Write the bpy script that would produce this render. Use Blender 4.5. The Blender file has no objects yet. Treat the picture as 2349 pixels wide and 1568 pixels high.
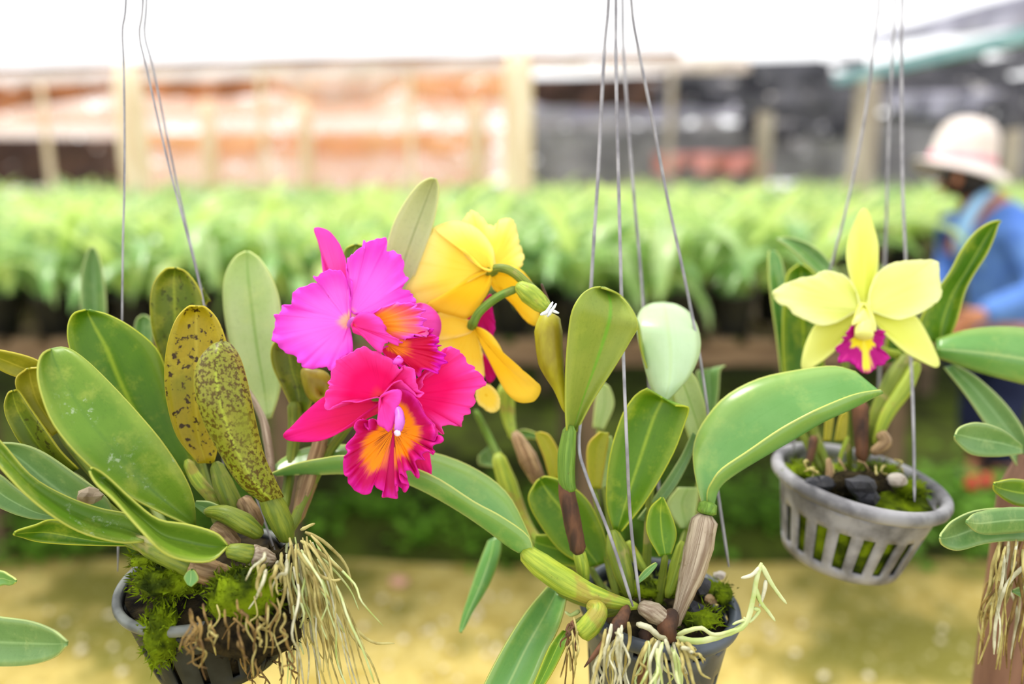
import bpy, bmesh, math, random
from mathutils import Vector, Matrix, noise as mnoise
R = math.radians
SC = bpy.context.scene
COL = SC.collection
# ------------------------------------------------------------------ camera
W, H = 2349, 1568
LENS = 28.0
FPX = LENS / 36.0 * W
PITCH = R(11.9)
CAM = Vector((0, 0, 1.35))
FWD = Vector((0, math.cos(PITCH), -math.sin(PITCH)))
UPV = Vector((0, math.sin(PITCH), math.cos(PITCH)))
RGT = Vector((1, 0, 0))
cd = bpy.data.cameras.new('camera'); cam = bpy.data.objects.new('camera', cd); COL.objects.link(cam)
cd.lens = LENS; cd.sensor_width = 36.0; cd.clip_start = 0.02; cd.clip_end = 300
cam.location = CAM; cam.rotation_euler = (R(90) - PITCH, 0, 0)
cd.dof.use_dof = True; cd.dof.focus_distance = 0.705; cd.dof.aperture_fstop = 1.5
SC.camera = cam
# ------------------------------------------------------------------ sky, sun, exposure
w = bpy.data.worlds.new('sky'); SC.world = w; w.use_nodes = True
bg = w.node_tree.nodes['Background']
bg.inputs[0].default_value = (0.985, 0.99, 1.0, 1); bg.inputs[1].default_value = 1.35
sd = bpy.data.lights.new('sun', 'SUN'); sun = bpy.data.objects.new('sun', sd); COL.objects.link(sun)
sd.energy = 2.6; sd.angle = R(14); sd.color = (1.0, 0.95, 0.86)
sun.rotation_euler = Vector((0.30, -0.28, -1.0)).to_track_quat('-Z', 'Y').to_euler()
SC.view_settings.view_transform = 'Standard'; SC.view_settings.look = 'None'
SC.view_settings.gamma = 1.0; SC.view_settings.use_curve_mapping = False
SC.view_settings.exposure = 0.4

def P(x, y, d):
    """photo pixel + distance along the view axis -> a point in the place"""
    return CAM + FWD * d + RGT * ((x - W / 2) / FPX * d) - UPV * ((y - H / 2) / FPX * d)
def pm(px, d): return px / FPX * d
# ------------------------------------------------------------------ materials
def lin(c):
    c = c / 255.0
    return c / 12.92 if c <= 0.04045 else ((c + 0.055) / 1.055) ** 2.4
def S(r, g, b): return (lin(r), lin(g), lin(b), 1)
class NT:
    def __init__(s, name):
        s.m = bpy.data.materials.new(name); s.m.use_nodes = True
        s.t = s.m.node_tree; s.t.nodes.clear()
        s.out = s.n('ShaderNodeOutputMaterial')
    def n(s, ty, **kw):
        nd = s.t.nodes.new(ty)
        for k, v in kw.items(): setattr(nd, k, v)
        return nd
    def l(s, a, b): s.t.links.new(a, b)
    def val(s, nd, i, v):
        if hasattr(v, 'is_output'): s.l(v, nd.inputs[i])
        else: nd.inputs[i].default_value = v
    def math(s, op, a, b=0.0, clamp=False):
        nd = s.n('ShaderNodeMath', operation=op); nd.use_clamp = clamp
        s.val(nd, 0, a); s.val(nd, 1, b); return nd.outputs[0]
    def mix(s, f, a, b):
        nd = s.n('ShaderNodeMix', data_type='RGBA')
        s.val(nd, 0, f); s.val(nd, 6, a); s.val(nd, 7, b); return nd.outputs[2]
    def ramp(s, f, a, b):
        nd = s.n('ShaderNodeMapRange'); nd.clamp = True
        nd.interpolation_type = 'SMOOTHSTEP'
        s.val(nd, 0, f); nd.inputs[1].default_value = a; nd.inputs[2].default_value = b; return nd.outputs[0]
    def noise(s, vec, scale, detail=3, rough=.55):
        nd = s.n('ShaderNodeTexNoise'); s.l(vec, nd.inputs['Vector'])
        nd.inputs['Scale'].default_value = scale; nd.inputs['Detail'].default_value = detail; nd.inputs['Roughness'].default_value = rough
        return nd.outputs[0]
    def obj(s): return s.n('ShaderNodeTexCoord').outputs['Object']
    def uv(s):
        u = s.n('ShaderNodeTexCoord').outputs['UV']; x = s.n('ShaderNodeSeparateXYZ'); s.l(u, x.inputs[0]); return u, x.outputs[0], x.outputs[1]
    def scale(s, vec, v):
        nd = s.n('ShaderNodeVectorMath', operation='MULTIPLY'); s.l(vec, nd.inputs[0]); nd.inputs[1].default_value = v; return nd.outputs[0]
    def finish(s, col, rough=.5, spec=.5, trans=0.0, transcol=None, bump=None, bs=.3, bd=.002, metal=0, coat=0):
        p = s.n('ShaderNodeBsdfPrincipled')
        s.val(p, 'Base Color', col); s.val(p, 'Roughness', rough); p.inputs['Specular IOR Level'].default_value = spec
        p.inputs['Metallic'].default_value = metal; p.inputs['Coat Weight'].default_value = coat
        nrm = None
        if bump is not None:
            b = s.n('ShaderNodeBump'); b.inputs['Strength'].default_value = bs; b.inputs['Distance'].default_value = bd
            s.l(bump, b.inputs['Height']); s.l(b.outputs[0], p.inputs['Normal'])
        if trans > 0:
            t = s.n('ShaderNodeBsdfTranslucent'); s.val(t, 0, transcol if transcol is not None else col)
            mx = s.n('ShaderNodeMixShader'); mx.inputs[0].default_value = trans
            s.l(p.outputs[0], mx.inputs[1]); s.l(t.outputs[0], mx.inputs[2]); s.l(mx.outputs[0], s.out.inputs[0])
        else: s.l(p.outputs[0], s.out.inputs[0])
        return s.m

def simple(name, c1, c2=None, scale=20, rough=.6, spec=.4, trans=0, bump=0, bd=.002, metal=0, stretch=(1, 1, 1)):
    t = NT(name); v = t.scale(t.obj(), stretch); n = t.noise(v, scale, 4)
    col = t.mix(t.ramp(n, .35, .68), c1, c2 if c2 else c1)
    return t.finish(col, rough, spec, trans, bump=n if bump else None, bs=bump, bd=bd, metal=metal)

def leafmat(name, c1, c2, mid, edge, spot=None, spotamt=0.0, rough=.38, trans=.22, fine=0.0, scale=9, dust=0.0, mott=.3, spec=.36):
    t = NT(name); uv, u, v = t.uv(); ob = t.obj()
    n = t.noise(ob, scale, 4); col = t.mix(t.ramp(n, .35, .7), c1, c2)
    a = t.math('ABSOLUTE', t.math('SUBTRACT', u, .5))
    col = t.mix(t.math('MULTIPLY', t.ramp(a, .055, .0), .75), col, mid)
    st = t.noise(t.scale(uv, (60, 1.2, 1)), 1.0, 2)
    col = t.mix(t.math('MULTIPLY', t.ramp(st, .45, .75), .22), col, c2)
    m1 = t.noise(ob, 34, 4, .7); m2 = t.noise(ob, 260, 3, .6)
    col = t.mix(t.math('MULTIPLY', t.ramp(m1, .5, .72), mott), col, edge)
    col = t.mix(t.math('MULTIPLY', t.ramp(m2, .52, .68), mott * .5), col, t.mix(.5, c2, S(40, 60, 10)))
    col = t.mix(t.math('MULTIPLY', t.ramp(a, .3, .5), .22), col, edge)
    if spot:
        s1 = t.noise(ob, 300 if fine else 150, 3, .6); s2 = t.noise(ob, 20, 3, .7)
        f = t.math('MULTIPLY', t.ramp(s1, .56 - .10 * fine, .64 - .06 * fine), t.ramp(s2, .62 - spotamt * .4, .70 - spotamt * .2))
        col = t.mix(f, col, spot)
    if dust:
        s3 = t.noise(ob, 120, 3, .75); s4 = t.noise(ob, 22, 2)
        col = t.mix(t.math('MULTIPLY', t.math('MULTIPLY', t.ramp(s3, .56, .72), t.ramp(s4, .5, .66)), dust), col, S(190, 205, 175))
    col = t.mix(t.math('MULTIPLY', t.ramp(a, .486, .498), .75), col, edge)
    return t.finish(col, rough, spec, trans, bump=st, bs=.12, bd=.0008)
M = {}
M['leaf'] = leafmat('leaf_green', S(118, 152, 44), S(92, 134, 30), S(92, 132, 36), S(196, 200, 88), dust=.6)
M['leaf_dark'] = leafmat('leaf_deep_green', S(96, 140, 18), S(68, 114, 14), S(164, 190, 50), S(196, 204, 60))
M['leaf_olive'] = leafmat('leaf_olive', S(112, 128, 20), S(84, 108, 18), S(150, 166, 40), S(205, 198, 60), spot=S(60, 66, 8), spotamt=.5)
M['leaf_spot'] = leafmat('leaf_yellow_spotted', S(176, 152, 14), S(118, 128, 14), S(190, 172, 50), S(214, 196, 50), spot=S(60, 40, 4), spotamt=.9)
M['leaf_speck'] = leafmat('leaf_olive_speckled', S(132, 148, 26), S(150, 144, 54), S(180, 196, 60), S(205, 200, 70), spot=S(88, 72, 12), spotamt=1.0, fine=1.0)
M['leaf_pale'] = leafmat('leaf_pale', S(208, 224, 168), S(186, 212, 132), S(150, 190, 90), S(222, 232, 150), rough=.5, trans=.35)
M['leaf_sage'] = leafmat('leaf_sage', S(204, 210, 158), S(188, 198, 136), S(150, 165, 95), S(214, 218, 140), rough=.55)
M['leaf_blue'] = leafmat('leaf_cool_green', S(118, 156, 92), S(94, 138, 66), S(150, 186, 120), S(190, 205, 130), rough=.34)
M['leaf_fresh'] = leafmat('leaf_fresh_green', S(112, 164, 84), S(90, 148, 60), S(170, 200, 120), S(210, 216, 110), rough=.27, mott=.15, spec=.6)
M['leaf_under'] = leafmat('leaf_underside', S(150, 164, 66), S(118, 150, 44), S(110, 180, 40), S(180, 190, 70), rough=.42)
M['leaf_sheen'] = leafmat('leaf_painted_sheen', S(196, 220, 180), S(180, 210, 155), S(190, 216, 160), S(210, 226, 150), rough=.25, trans=.3, mott=.1, spec=.6)  # white sheen of the curled top put into the leaf colour
M['leaf_yellow'] = leafmat('leaf_yellowing', S(196, 190, 50), S(170, 180, 50), S(200, 190, 60), S(220, 190, 70))
M['leaf_gold'] = leafmat('leaf_golden', S(170, 160, 30), S(130, 140, 30), S(190, 180, 60), S(210, 195, 70))
def bulbmat(name, c1, c2, husk, amt=.6):
    t = NT(name); uv, u, v = t.uv(); ob = t.obj()
    st = t.noise(t.scale(uv, (9, 1.2, 1)), 1.6, 3); n = t.noise(ob, 26, 3, .65); n2 = t.noise(ob, 90, 3, .7)
    col = t.mix(t.ramp(st, .35, .65), c1, c2)
    col = t.mix(t.math('MULTIPLY', t.ramp(n, .56, .66), amt), col, husk)
    col = t.mix(t.math('MULTIPLY', t.ramp(n2, .6, .7), .4), col, S(92, 74, 30))
    return t.finish(col, .5, .35, bump=st, bs=.5, bd=.003)
M['bulb'] = bulbmat('pseudobulb_green', S(126, 138, 40), S(92, 112, 30), S(170, 150, 100), .5)
M['bulb_lime'] = bulbmat('pseudobulb_lime', S(164, 178, 56), S(122, 146, 40), S(150, 128, 56), .7)
M['bulb_green'] = bulbmat('stalk_green', S(112, 146, 50), S(84, 120, 34), S(130, 140, 60), .5)
M['husk'] = bulbmat('dry_husk', S(172, 144, 106), S(118, 90, 58), S(96, 68, 40), .7)
M['husk_grey'] = bulbmat('grey_papery_husk', S(176, 162, 140), S(122, 102, 82), S(86, 62, 44), .7)
M['husk_dark'] = simple('dark_brown_husk', S(110, 72, 46), S(52, 34, 24), 60, .75, bump=.5, stretch=(1, 1, .3))
M['sheath'] = simple('flower_sheath', S(178, 172, 34), S(124, 106, 18), 28, .4, trans=.15, stretch=(1, 1, .4))
M['root_white'] = simple('root_silver', S(206, 204, 176), S(158, 154, 118), 60, .75)
M['root_green'] = simple('root_pale_green', S(196, 204, 150), S(172, 190, 110), 50, .65)
M['root_tan'] = simple('root_tan', S(182, 172, 108), S(140, 124, 66), 60, .75)
M['root_brown'] = simple('root_brown', S(142, 116, 62), S(84, 60, 30), 60, .8)
M['moss'] = simple('moss', S(112, 132, 14), S(36, 48, 6), 45, .95, .1, bump=1.0, bd=.006)
M['soil'] = simple('bark_soil', S(54, 46, 28), S(18, 15, 10), 70, .95, .1, bump=1.0, bd=.006)
M['pot_black'] = simple('black_plastic', S(44, 47, 45), S(20, 22, 21), 18, .62, .3)
M['pot_rim'] = simple('worn_grey_plastic', S(122, 126, 120), S(66, 70, 68), 20, .45, .5)
M['pot_slate'] = simple('slate_plastic', S(74, 82, 92), S(46, 52, 60), 22, .42, .5)
M['pot_grey'] = simple('weathered_grey_plastic', S(152, 151, 156), S(92, 91, 96), 26, .6, .4)
M['pot_field'] = simple('nursery_pot_plastic', S(42, 44, 44), S(24, 26, 26), 12, .5, .4)
M['wire'] = simple('galvanised_wire', S(158, 156, 160), S(120, 118, 124), 40, .6, .4)
M['tie'] = simple('white_twist_tie', S(236, 240, 246), S(214, 222, 232), 20, .4)
M['charcoal'] = simple('charcoal_lump', S(52, 52, 60), S(22, 22, 28), 30, .6, bump=.6)
M['chip'] = simple('pale_chip', S(204, 196, 186), S(160, 146, 134), 30, .8)
M['dry'] = simple('dry_brown_leaf', S(160, 124, 72), S(108, 78, 42), 30, .7, trans=.15)

def petalmat(name, base, mid, edge, vein=None, veinamt=.25, nv=46, e0=.5, e1=1.0, trans=.3, base_r=.16):
    t = NT(name); uv, u, v = t.uv(); ob = t.obj()
    n = t.noise(ob, 30, 3); un = t.math('ADD', u, t.math('MULTIPLY', t.math('SUBTRACT', n, .5), .3))
    col = t.mix(t.ramp(un, e0, e1), mid, edge); col = t.mix(t.ramp(un, base_r, .0), col, base)
    vn = t.noise(t.scale(uv, (1.2, nv * 2.0, 1)), 1.0, 2)
    if vein: col = t.mix(t.math('MULTIPLY', t.ramp(vn, .5, .72), veinamt), col, vein)
    return t.finish(col, .65, .15, trans, bump=vn, bs=.12, bd=.0010)
M['petal_violet'] = petalmat('petal_pink_violet', S(255, 190, 160), S(252, 120, 236), S(240, 84, 222), S(226, 50, 204), .22, 60)
M['petal_rose'] = petalmat('sepal_rose', S(250, 130, 160), S(248, 96, 184), S(242, 80, 196), S(226, 50, 150), .25, 24)
M['petal_hot'] = petalmat('petal_hot_pink', S(236, 60, 80), S(240, 4, 112), S(252, 78, 190), S(206, 0, 92), .25, 50, e0=.5, e1=1.1, base_r=.22)
M['petal_red'] = petalmat('sepal_crimson_pink', S(250, 130, 90), S(244, 36, 112), S(248, 34, 150), S(220, 10, 96), .3, 20)
M['petal_yellow'] = petalmat('petal_yellow', S(244, 212, 50), S(255, 234, 90), S(255, 242, 150), S(248, 212, 40), .22, 26, trans=.42)
M['petal_gold'] = petalmat('sepal_golden', S(232, 200, 30), S(255, 218, 40), S(255, 226, 80), S(244, 196, 14), .22, 20, trans=.4)
M['petal_lime'] = petalmat('petal_lemon_lime', S(234, 238, 130), S(242, 246, 150), S(248, 250, 184), S(228, 232, 96), .18, 14)
M['sepal_lime'] = petalmat('sepal_lemon', S(236, 240, 130), S(236, 240, 116), S(240, 244, 146), S(224, 228, 80), .15, 10)
M['column_violet'] = simple('column_violet', S(216, 120, 216), S(190, 90, 200), 60, .4, trans=.2)
M['column_cap'] = simple('column_cap', S(240, 220, 240), S(200, 160, 210), 60, .4)
M['tube_lime'] = simple('lip_tube_lime', S(242, 242, 160), S(236, 236, 120), 20, .5, trans=.25)

def lipmat(name, orange, deep, rim, dark, r0, r1, v0, v1, nv=60, veins=1.0, wedge=None, wc=None):
    """orange heart, deep margin, brighter rim, dark veins radiating from the throat; wedge = (v centre, half width) of a deep band"""
    t = NT(name); uv, u, v = t.uv(); ob = t.obj()
    n = t.noise(ob, 55, 3); n2 = t.noise(t.scale(uv, (.8, nv, 1)), 1.0, 2)
    un = t.math('ADD', u, t.math('ADD', t.math('MULTIPLY', t.math('SUBTRACT', n, .5), .22), t.math('MULTIPLY', t.math('SUBTRACT', n2, .5), .34)))
    col = t.mix(t.ramp(un, r0, r1), orange, deep)
    if wedge:
        dv = t.math('ABSOLUTE', t.math('SUBTRACT', v, wedge[0]))
        col = t.mix(t.ramp(t.math('ADD', dv, t.math('MULTIPLY', t.math('SUBTRACT', n2, .5), .06)), wedge[1], wedge[1] * .35), col, wc or deep)
    col = t.mix(t.ramp(un, .82, 1.02), col, rim)
    vn = t.noise(t.scale(uv, (.5, nv * 1.6, 1)), 1.0, 1)
    f = t.math('MULTIPLY', t.ramp(vn, .5, .6), t.ramp(un, v1, v0))
    col = t.mix(t.math('MULTIPLY', f, veins), col, dark)
    return t.finish(col, .55, .22, .2, bump=vn, bs=.35, bd=.0015)
M['lip_low'] = lipmat('lip_orange_magenta', S(255, 150, 8), S(200, 0, 92), S(216, 24, 150), S(104, 0, 24), .54, .74, .16, .5, nv=80, wedge=(.565, .075))
M['lip_up'] = lipmat('lip_orange_crimson', S(255, 140, 20), S(208, 4, 66), S(226, 18, 190), S(130, 0, 20), .22, .5, .1, .5, nv=80)
M['lip_fold'] = petalmat('lip_fold_pink', S(252, 96, 96), S(238, 50, 150), S(240, 70, 190), S(214, 30, 140), .3, 20)
M['lip_orange'] = lipmat('lip_orange_flare', S(255, 158, 40), S(250, 110, 130), S(240, 80, 220), S(250, 120, 20), .45, .85, .1, .3, veins=.3)
M['lip_lime'] = lipmat('lip_yellow_magenta', S(240, 222, 30), S(178, 6, 120), S(190, 16, 138), S(230, 190, 10), .42, .54, .05, .1, veins=.2, wedge=(.458, .05), wc=S(246, 230, 70))
M['lip_magenta'] = petalmat('lip_magenta', S(214, 20, 110), S(200, 8, 110), S(210, 20, 140), S(150, 0, 80), .4, 30)
# ------------------------------------------------------------------ object helpers
def tag(o, label=None, cat=None, group=None, kind=None):
    if label: o['label'] = label
    if cat: o['category'] = cat
    if group: o['group'] = group
    if kind: o['kind'] = kind
    return o
def empty(name, loc, label, cat, group=None):
    o = bpy.data.objects.new(name, None); COL.objects.link(o); o.location = loc; o.empty_display_size = .05
    return tag(o, label, cat, group)
def org(parent):
    v = Vector((0, 0, 0)); p = parent
    while p is not None: v = v + p.location; p = p.parent
    return v
def mobj(name, verts, faces, mat, parent=None, uvs=None, smooth=True, solid=0, off=0.0, label=None, local=False):
    o0 = Vector((0, 0, 0)) if local else org(parent)
    me = bpy.data.meshes.new(name); me.from_pydata([tuple(Vector(v) - o0) for v in verts], [], faces)
    if uvs:
        ul = me.uv_layers.new(name='UVMap')
        vi = [0] * len(me.loops); me.loops.foreach_get('vertex_index', vi)
        flat = []
        for i in vi: flat.extend(uvs[i])
        ul.data.foreach_set('uv', flat)
    if smooth: me.polygons.foreach_set('use_smooth', [True] * len(me.polygons))
    mats = mat if isinstance(mat, (list, tuple)) else [mat]
    for m_ in mats: me.materials.append(m_)
    o = bpy.data.objects.new(name, me); COL.objects.link(o)
    if parent: o.parent = parent
    if solid:
        s = o.modifiers.new('thickness', 'SOLIDIFY'); s.thickness = solid; s.offset = off
    if label: o['label'] = label
    return o
def cr(p0, p1, p2, p3, t):
    return 0.5 * ((2 * p1) + (p2 - p0) * t + (2 * p0 - 5 * p1 + 4 * p2 - p3) * t * t + (3 * p1 - p0 - 3 * p2 + p3) * t ** 3)
def spline(pts, n, a=None, b=None):
    """sample n+1 points of a Catmull-Rom curve through pts (a, b: phantom end points)"""
    k = len(pts)
    if a is None: a = pts[0] * 2 - pts[1]
    if b is None: b = pts[-1] * 2 - pts[-2]
    q = [a] + list(pts) + [b]; out = []
    for i in range(n + 1):
        f = i / n * (k - 1); j = min(int(f), k - 2); out.append(cr(q[j], q[j + 1], q[j + 2], q[j + 3], f - j))
    return out
def fn(pts, u):
    """piecewise-linear lookup in [(u, value)]"""
    if isinstance(pts, (int, float)): return pts
    for (a, va), (b, vb) in zip(pts, pts[1:]):
        if u <= b: return va + (vb - va) * (u - a) / (b - a) if b > a else vb
    return pts[-1][1]
def leaf(parent, mat, st, d, fold=.008, tilt=0.0, mf=.5, name='leaf', n=26, nx=8, thick=.0017, roundtip=True, wave=0.0, label=None):
    """st: stations base -> tip, (left x, left y, right x, right y); d, fold, tilt, mf may vary along the leaf as [(u, value)]"""
    Lp = [Vector((s[0], s[1], 0)) for s in st]; Rp = [Vector((s[2], s[3], 0)) for s in st]
    ea = eb = None
    if roundtip and (Lp[-1] - Rp[-1]).length < 6: ea, eb = Rp[-2], Lp[-2]
    Ls = spline(Lp, n, None, ea); Rs = spline(Rp, n, None, eb)
    V = []; UV = []
    ph = random.random() * 6
    for i in range(n + 1):
        u = i / n; dd = fn(d, u); tl = fn(tilt, u); fo = fn(fold, u); m = fn(mf, u)
        A = P(Ls[i].x, Ls[i].y, dd - tl / 2); B = P(Rs[i].x, Rs[i].y, dd + tl / 2)
        wd = (B - A).length; ray = (((A + B) / 2) - CAM).normalized()
        fs = fo * min(1.0, wd / .03)
        for j in range(nx + 1):
            s = j / nx; c = s * 2 - 1
            q = s + (m - .5) * (1 - c * c)
            pnt = A.lerp(B, q) + ray * fs * (1 - abs(c) ** 1.4)
            if wave: pnt += ray * wave * c * abs(c) * math.sin(u * 9 + ph)
            V.append(pnt); UV.append((s, u))
    F = []
    for i in range(n):
        for j in range(nx):
            a = i * (nx + 1) + j; F.append((a, a + 1, a + nx + 2, a + nx + 1))
    return mobj(name, V, F, M[mat] if isinstance(mat, str) else mat, parent, UV, solid=thick, label=label)
def leaf3(parent, mat, st, d, name='leaf', n=30, nx=10, thick=.0017, label=None):
    """channelled leaf: stations (far edge x, y, keel x, y, near edge x, y); d = [(u, (far, keel, near distances))]"""
    C = [[Vector((s[k], s[k + 1], 0)) for s in st] for k in (0, 2, 4)]; Cs = [spline(c, n) for c in C]
    V = []; UV = []; F = []
    for i in range(n + 1):
        u = i / n; dd = [fn([(q, w_[k]) for q, w_ in d], u) for k in range(3)]
        A, K, B = (P(Cs[k][i].x, Cs[k][i].y, dd[k]) for k in range(3))
        for j in range(nx + 1):
            s = j / nx
            e = A.lerp(K, s * 2) if s < .5 else K.lerp(B, s * 2 - 1)
            q = A * (2 * (s - .5) * (s - 1)) + K * (4 * s * (1 - s)) + B * (2 * s * (s - .5))
            V.append(e.lerp(q, .75)); UV.append((s, u))
    for i in range(n):
        for j in range(nx): a = i * (nx + 1) + j; F.append((a, a + 1, a + nx + 2, a + nx + 1))
    return mobj(name, V, F, M[mat], parent, UV, solid=thick, label=label)
def tube(parent, mat, pts, name='stem', sides=8, n=None, label=None, cap=True, lump=0.0, bend=None):
    """pts: (px x, px y, distance, width in px)"""
    C = [P(p[0], p[1], p[2]) for p in pts]; rr = [pm(p[3] / 2, p[2]) for p in pts]
    return wtube(parent, mat, C, rr, name, sides, n, label, lump)
def wtube(parent, mat, C, rr, name='stem', sides=8, n=None, label=None, lump=0.0):
    n = n or max(6, (len(C) - 1) * 5)
    Cs = spline(C, n) if len(C) > 2 else [C[0].lerp(C[1], i / n) for i in range(n + 1)]
    V = []; F = []; UV = []
    t0 = (Cs[1] - Cs[0]).normalized(); x = t0.orthogonal().normalized()
    for i in range(n + 1):
        t = (Cs[min(i + 1, n)] - Cs[max(i - 1, 0)])
        t = t.normalized() if t.length > 1e-9 else t0
        x = (x - t * x.dot(t)).normalized(); y = t.cross(x)
        f = i / n * (len(rr) - 1); j = min(int(f), len(rr) - 2); r = rr[j] + (rr[j + 1] - rr[j]) * (f - j)
        e = 1.0
        if i == 0 or i == n: e = .55
        for k in range(sides):
            a = 2 * math.pi * k / sides
            r2 = r * e * (1 + (lump * mnoise.noise(Vector((i * .8, k * 1.3, r * 999))) if lump else 0))
            V.append(Cs[i] + x * math.cos(a) * r2 + y * math.sin(a) * r2); UV.append((k / sides, i / n))
    for i in range(n):
        for k in range(sides):
            F.append((i * sides + k, i * sides + (k + 1) % sides, (i + 1) * sides + (k + 1) % sides, (i + 1) * sides + k))
    F.append(tuple(range(sides - 1, -1, -1))); F.append(tuple(n * sides + k for k in range(sides)))
    return mobj(name, V, F, M[mat] if isinstance(mat, str) else mat, parent, UV, label=label)
def petal(parent, mat, base, d0, outl, name='petal', rings=10, per=None, ruf=0.0, kf=9, jag=0.0, bulge=0.0, cup=0.0, thick=.0012, label=None, seed=0, rp=4.5):
    """fan of rings from the attachment point out to the outline; outline points (x, y[, mm nearer(-) / farther(+)])"""
    pts = [Vector((o[0], o[1], (o[2] if len(o) > 2 else 0))) for o in outl]
    per = per or max(60, len(pts) * 5)
    q = pts + pts[:3]; ns = len(pts); O = []
    for i in range(per):
        f = i / per * ns; j = int(f); O.append(cr(pts[j - 1], pts[j], pts[(j + 1) % ns], pts[(j + 2) % ns], f - j))
    b = Vector((base[0], base[1], 0)); V = [P(base[0], base[1], d0)]; UV = [(0, .5)]; F = []
    rnd = random.Random(seed + int(base[0]))
    ph = rnd.random() * 6
    for r_ in range(1, rings + 1):
        t = r_ / rings
        for i, o in enumerate(O):
            s = i / per
            dv = Vector((o.x - b.x, o.y - b.y, 0)); ln = dv.length
            w_ = min(1.0, ln / 60.0)
            jg = jag * mnoise.noise(Vector((s * 55, seed * 3.1, 0))) * t ** 5 * w_
            x = b.x + dv.x * t + (dv.x / ln * jg if ln else 0); y = b.y + dv.y * t + (dv.y / ln * jg if ln else 0)
            dep = d0 + o.z * .001 * t ** 1.4 + bulge * 4 * t * (1 - t) + cup * t * t
            if ruf: dep += ruf * w_ * t ** rp * (math.sin(6.283 * kf * s + ph) + .6 * math.sin(6.283 * kf * 2.3 * s + 1.7 * ph) + .8 * mnoise.noise(Vector((s * 30, seed, 2))))
            V.append(P(x, y, dep)); UV.append((t, s))
    for i in range(per): F.append((0, 1 + i, 1 + (i + 1) % per))
    for r_ in range(rings - 1):
        for i in range(per):
            a = 1 + r_ * per + i; c = 1 + r_ * per + (i + 1) % per
            F.append((a, a + per, c + per, c))
    return mobj(name, V, F, M[mat] if isinstance(mat, str) else mat, parent, UV, solid=thick, label=label)
def z3(*a): return [(560 + p[0] / 3.015, 480 + p[1] / 3.015) + tuple(p[2:]) for p in a]
def z4(*a): return [(560 + p[0] / 2.5375, 950 + p[1] / 2.5375) + tuple(p[2:]) for p in a]
def z7(*a): return [(750 + p[0] / 4.1275, 780 + p[1] / 4.1275) + tuple(p[2:]) for p in a]
def zr(*a): return [(1700 + p[0] / 3.1356, 460 + p[1] / 3.1356) + tuple(p[2:]) for p in a]
def box(parent, mat, a, b, name, label=None, bev=0.0, rot=None):
    """axis-aligned box between corners a and b (world)"""
    bm = bmesh.new(); bmesh.ops.create_cube(bm, size=1)
    a = Vector(a); b = Vector(b); c = (a + b) / 2; s = b - a
    for v in bm.verts: v.co = Vector((v.co.x * s.x, v.co.y * s.y, v.co.z * s.z))
    if bev: bmesh.ops.bevel(bm, geom=bm.edges[:], offset=bev, segments=1, affect='EDGES')
    me = bpy.data.meshes.new(name); bm.to_mesh(me); bm.free(); me.materials.append(M[mat])
    o = bpy.data.objects.new(name, me); COL.objects.link(o)
    if parent: o.parent = parent
    o.location = c - org(parent)
    if label: o['label'] = label
    return o
def beam(parent, mat, A, B, wd, ht, name, label=None):
    """rectangular bar from A to B"""
    A = Vector(A); B = Vector(B); t = (B - A).normalized()
    s = t.cross(Vector((0, 0, 1))); s = s.normalized() if s.length > .05 else Vector((1, 0, 0)); u = s.cross(t).normalized()
    V = []
    for p in (A, B):
        for i, j in ((-1, -1), (1, -1), (1, 1), (-1, 1)): V.append(p + s * i * wd / 2 + u * j * ht / 2)
    F = [(0, 1, 2, 3), (7, 6, 5, 4), (0, 4, 5, 1), (1, 5, 6, 2), (2, 6, 7, 3), (3, 7, 4, 0)]
    return mobj(name, V, F, M[mat], parent, smooth=False, label=label)
# ================================================================== the setting
random.seed(7)
t = NT('mossy_sand'); ob = t.obj()
n1 = t.noise(ob, 1.1, 4, .6); n2 = t.noise(ob, 7, 5, .65); n3 = t.noise(ob, 45, 3, .6)
c = t.mix(t.ramp(n2, .35, .7), S(196, 176, 106), S(160, 140, 68))
c = t.mix(t.ramp(n1, .47, .58), c, S(112, 108, 46))
c = t.mix(t.ramp(n3, .60, .74), c, S(214, 204, 160))
c = t.mix(t.math('MULTIPLY', t.ramp(n3, .42, .3), .5), c, S(92, 82, 36))
M['ground'] = t.finish(c, .95, .15, bump=n3, bs=.6, bd=.01)
M['bank'] = simple('mossy_bank_painted_shade', S(66, 78, 24), S(38, 40, 18), 6, .95, .1, bump=.8, bd=.02)  # moss; its dark olive also carries the shade of benches and plants
M['plank'] = simple('bench_wood', S(126, 104, 82), S(84, 66, 50), 14, .85, bump=.4, stretch=(.3, 3, 3))
M['bench_leg'] = simple('bench_leg_wood', S(110, 92, 70), S(72, 58, 44), 14, .85, stretch=(3, 3, .4))
M['post'] = simple('pale_post_wood', S(246, 226, 196), S(226, 196, 156), 5, .8, stretch=(2, 2, .35), bump=.3)
M['post_grey'] = simple('weathered_post', S(200, 186, 170), S(168, 152, 136), 5, .85, stretch=(2, 2, .35), bump=.3)
M['beam_brown'] = simple('brown_beam', S(146, 96, 60), S(112, 70, 42), 5, .8, stretch=(.4, 2, 2))
M['beam_teal'] = simple('teal_painted_beam', S(142, 176, 182), S(104, 146, 154), 6, .7, .3)
M['pebble'] = simple('pale_pebble', S(226, 216, 190), S(196, 184, 150), 20, .8)
M['pebble_pink'] = simple('pink_stone', S(206, 158, 138), S(186, 136, 118), 20, .85)
M['weed'] = leafmat('weed_leaf', S(112, 160, 44), S(84, 132, 30), S(120, 166, 60), S(120, 176, 60), rough=.5, trans=.35)
M['field3'] = leafmat('strap_leaf_cool', S(150, 190, 120), S(104, 158, 70), S(180, 210, 150), S(190, 216, 150), rough=.24, trans=.35, scale=5)
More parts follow.
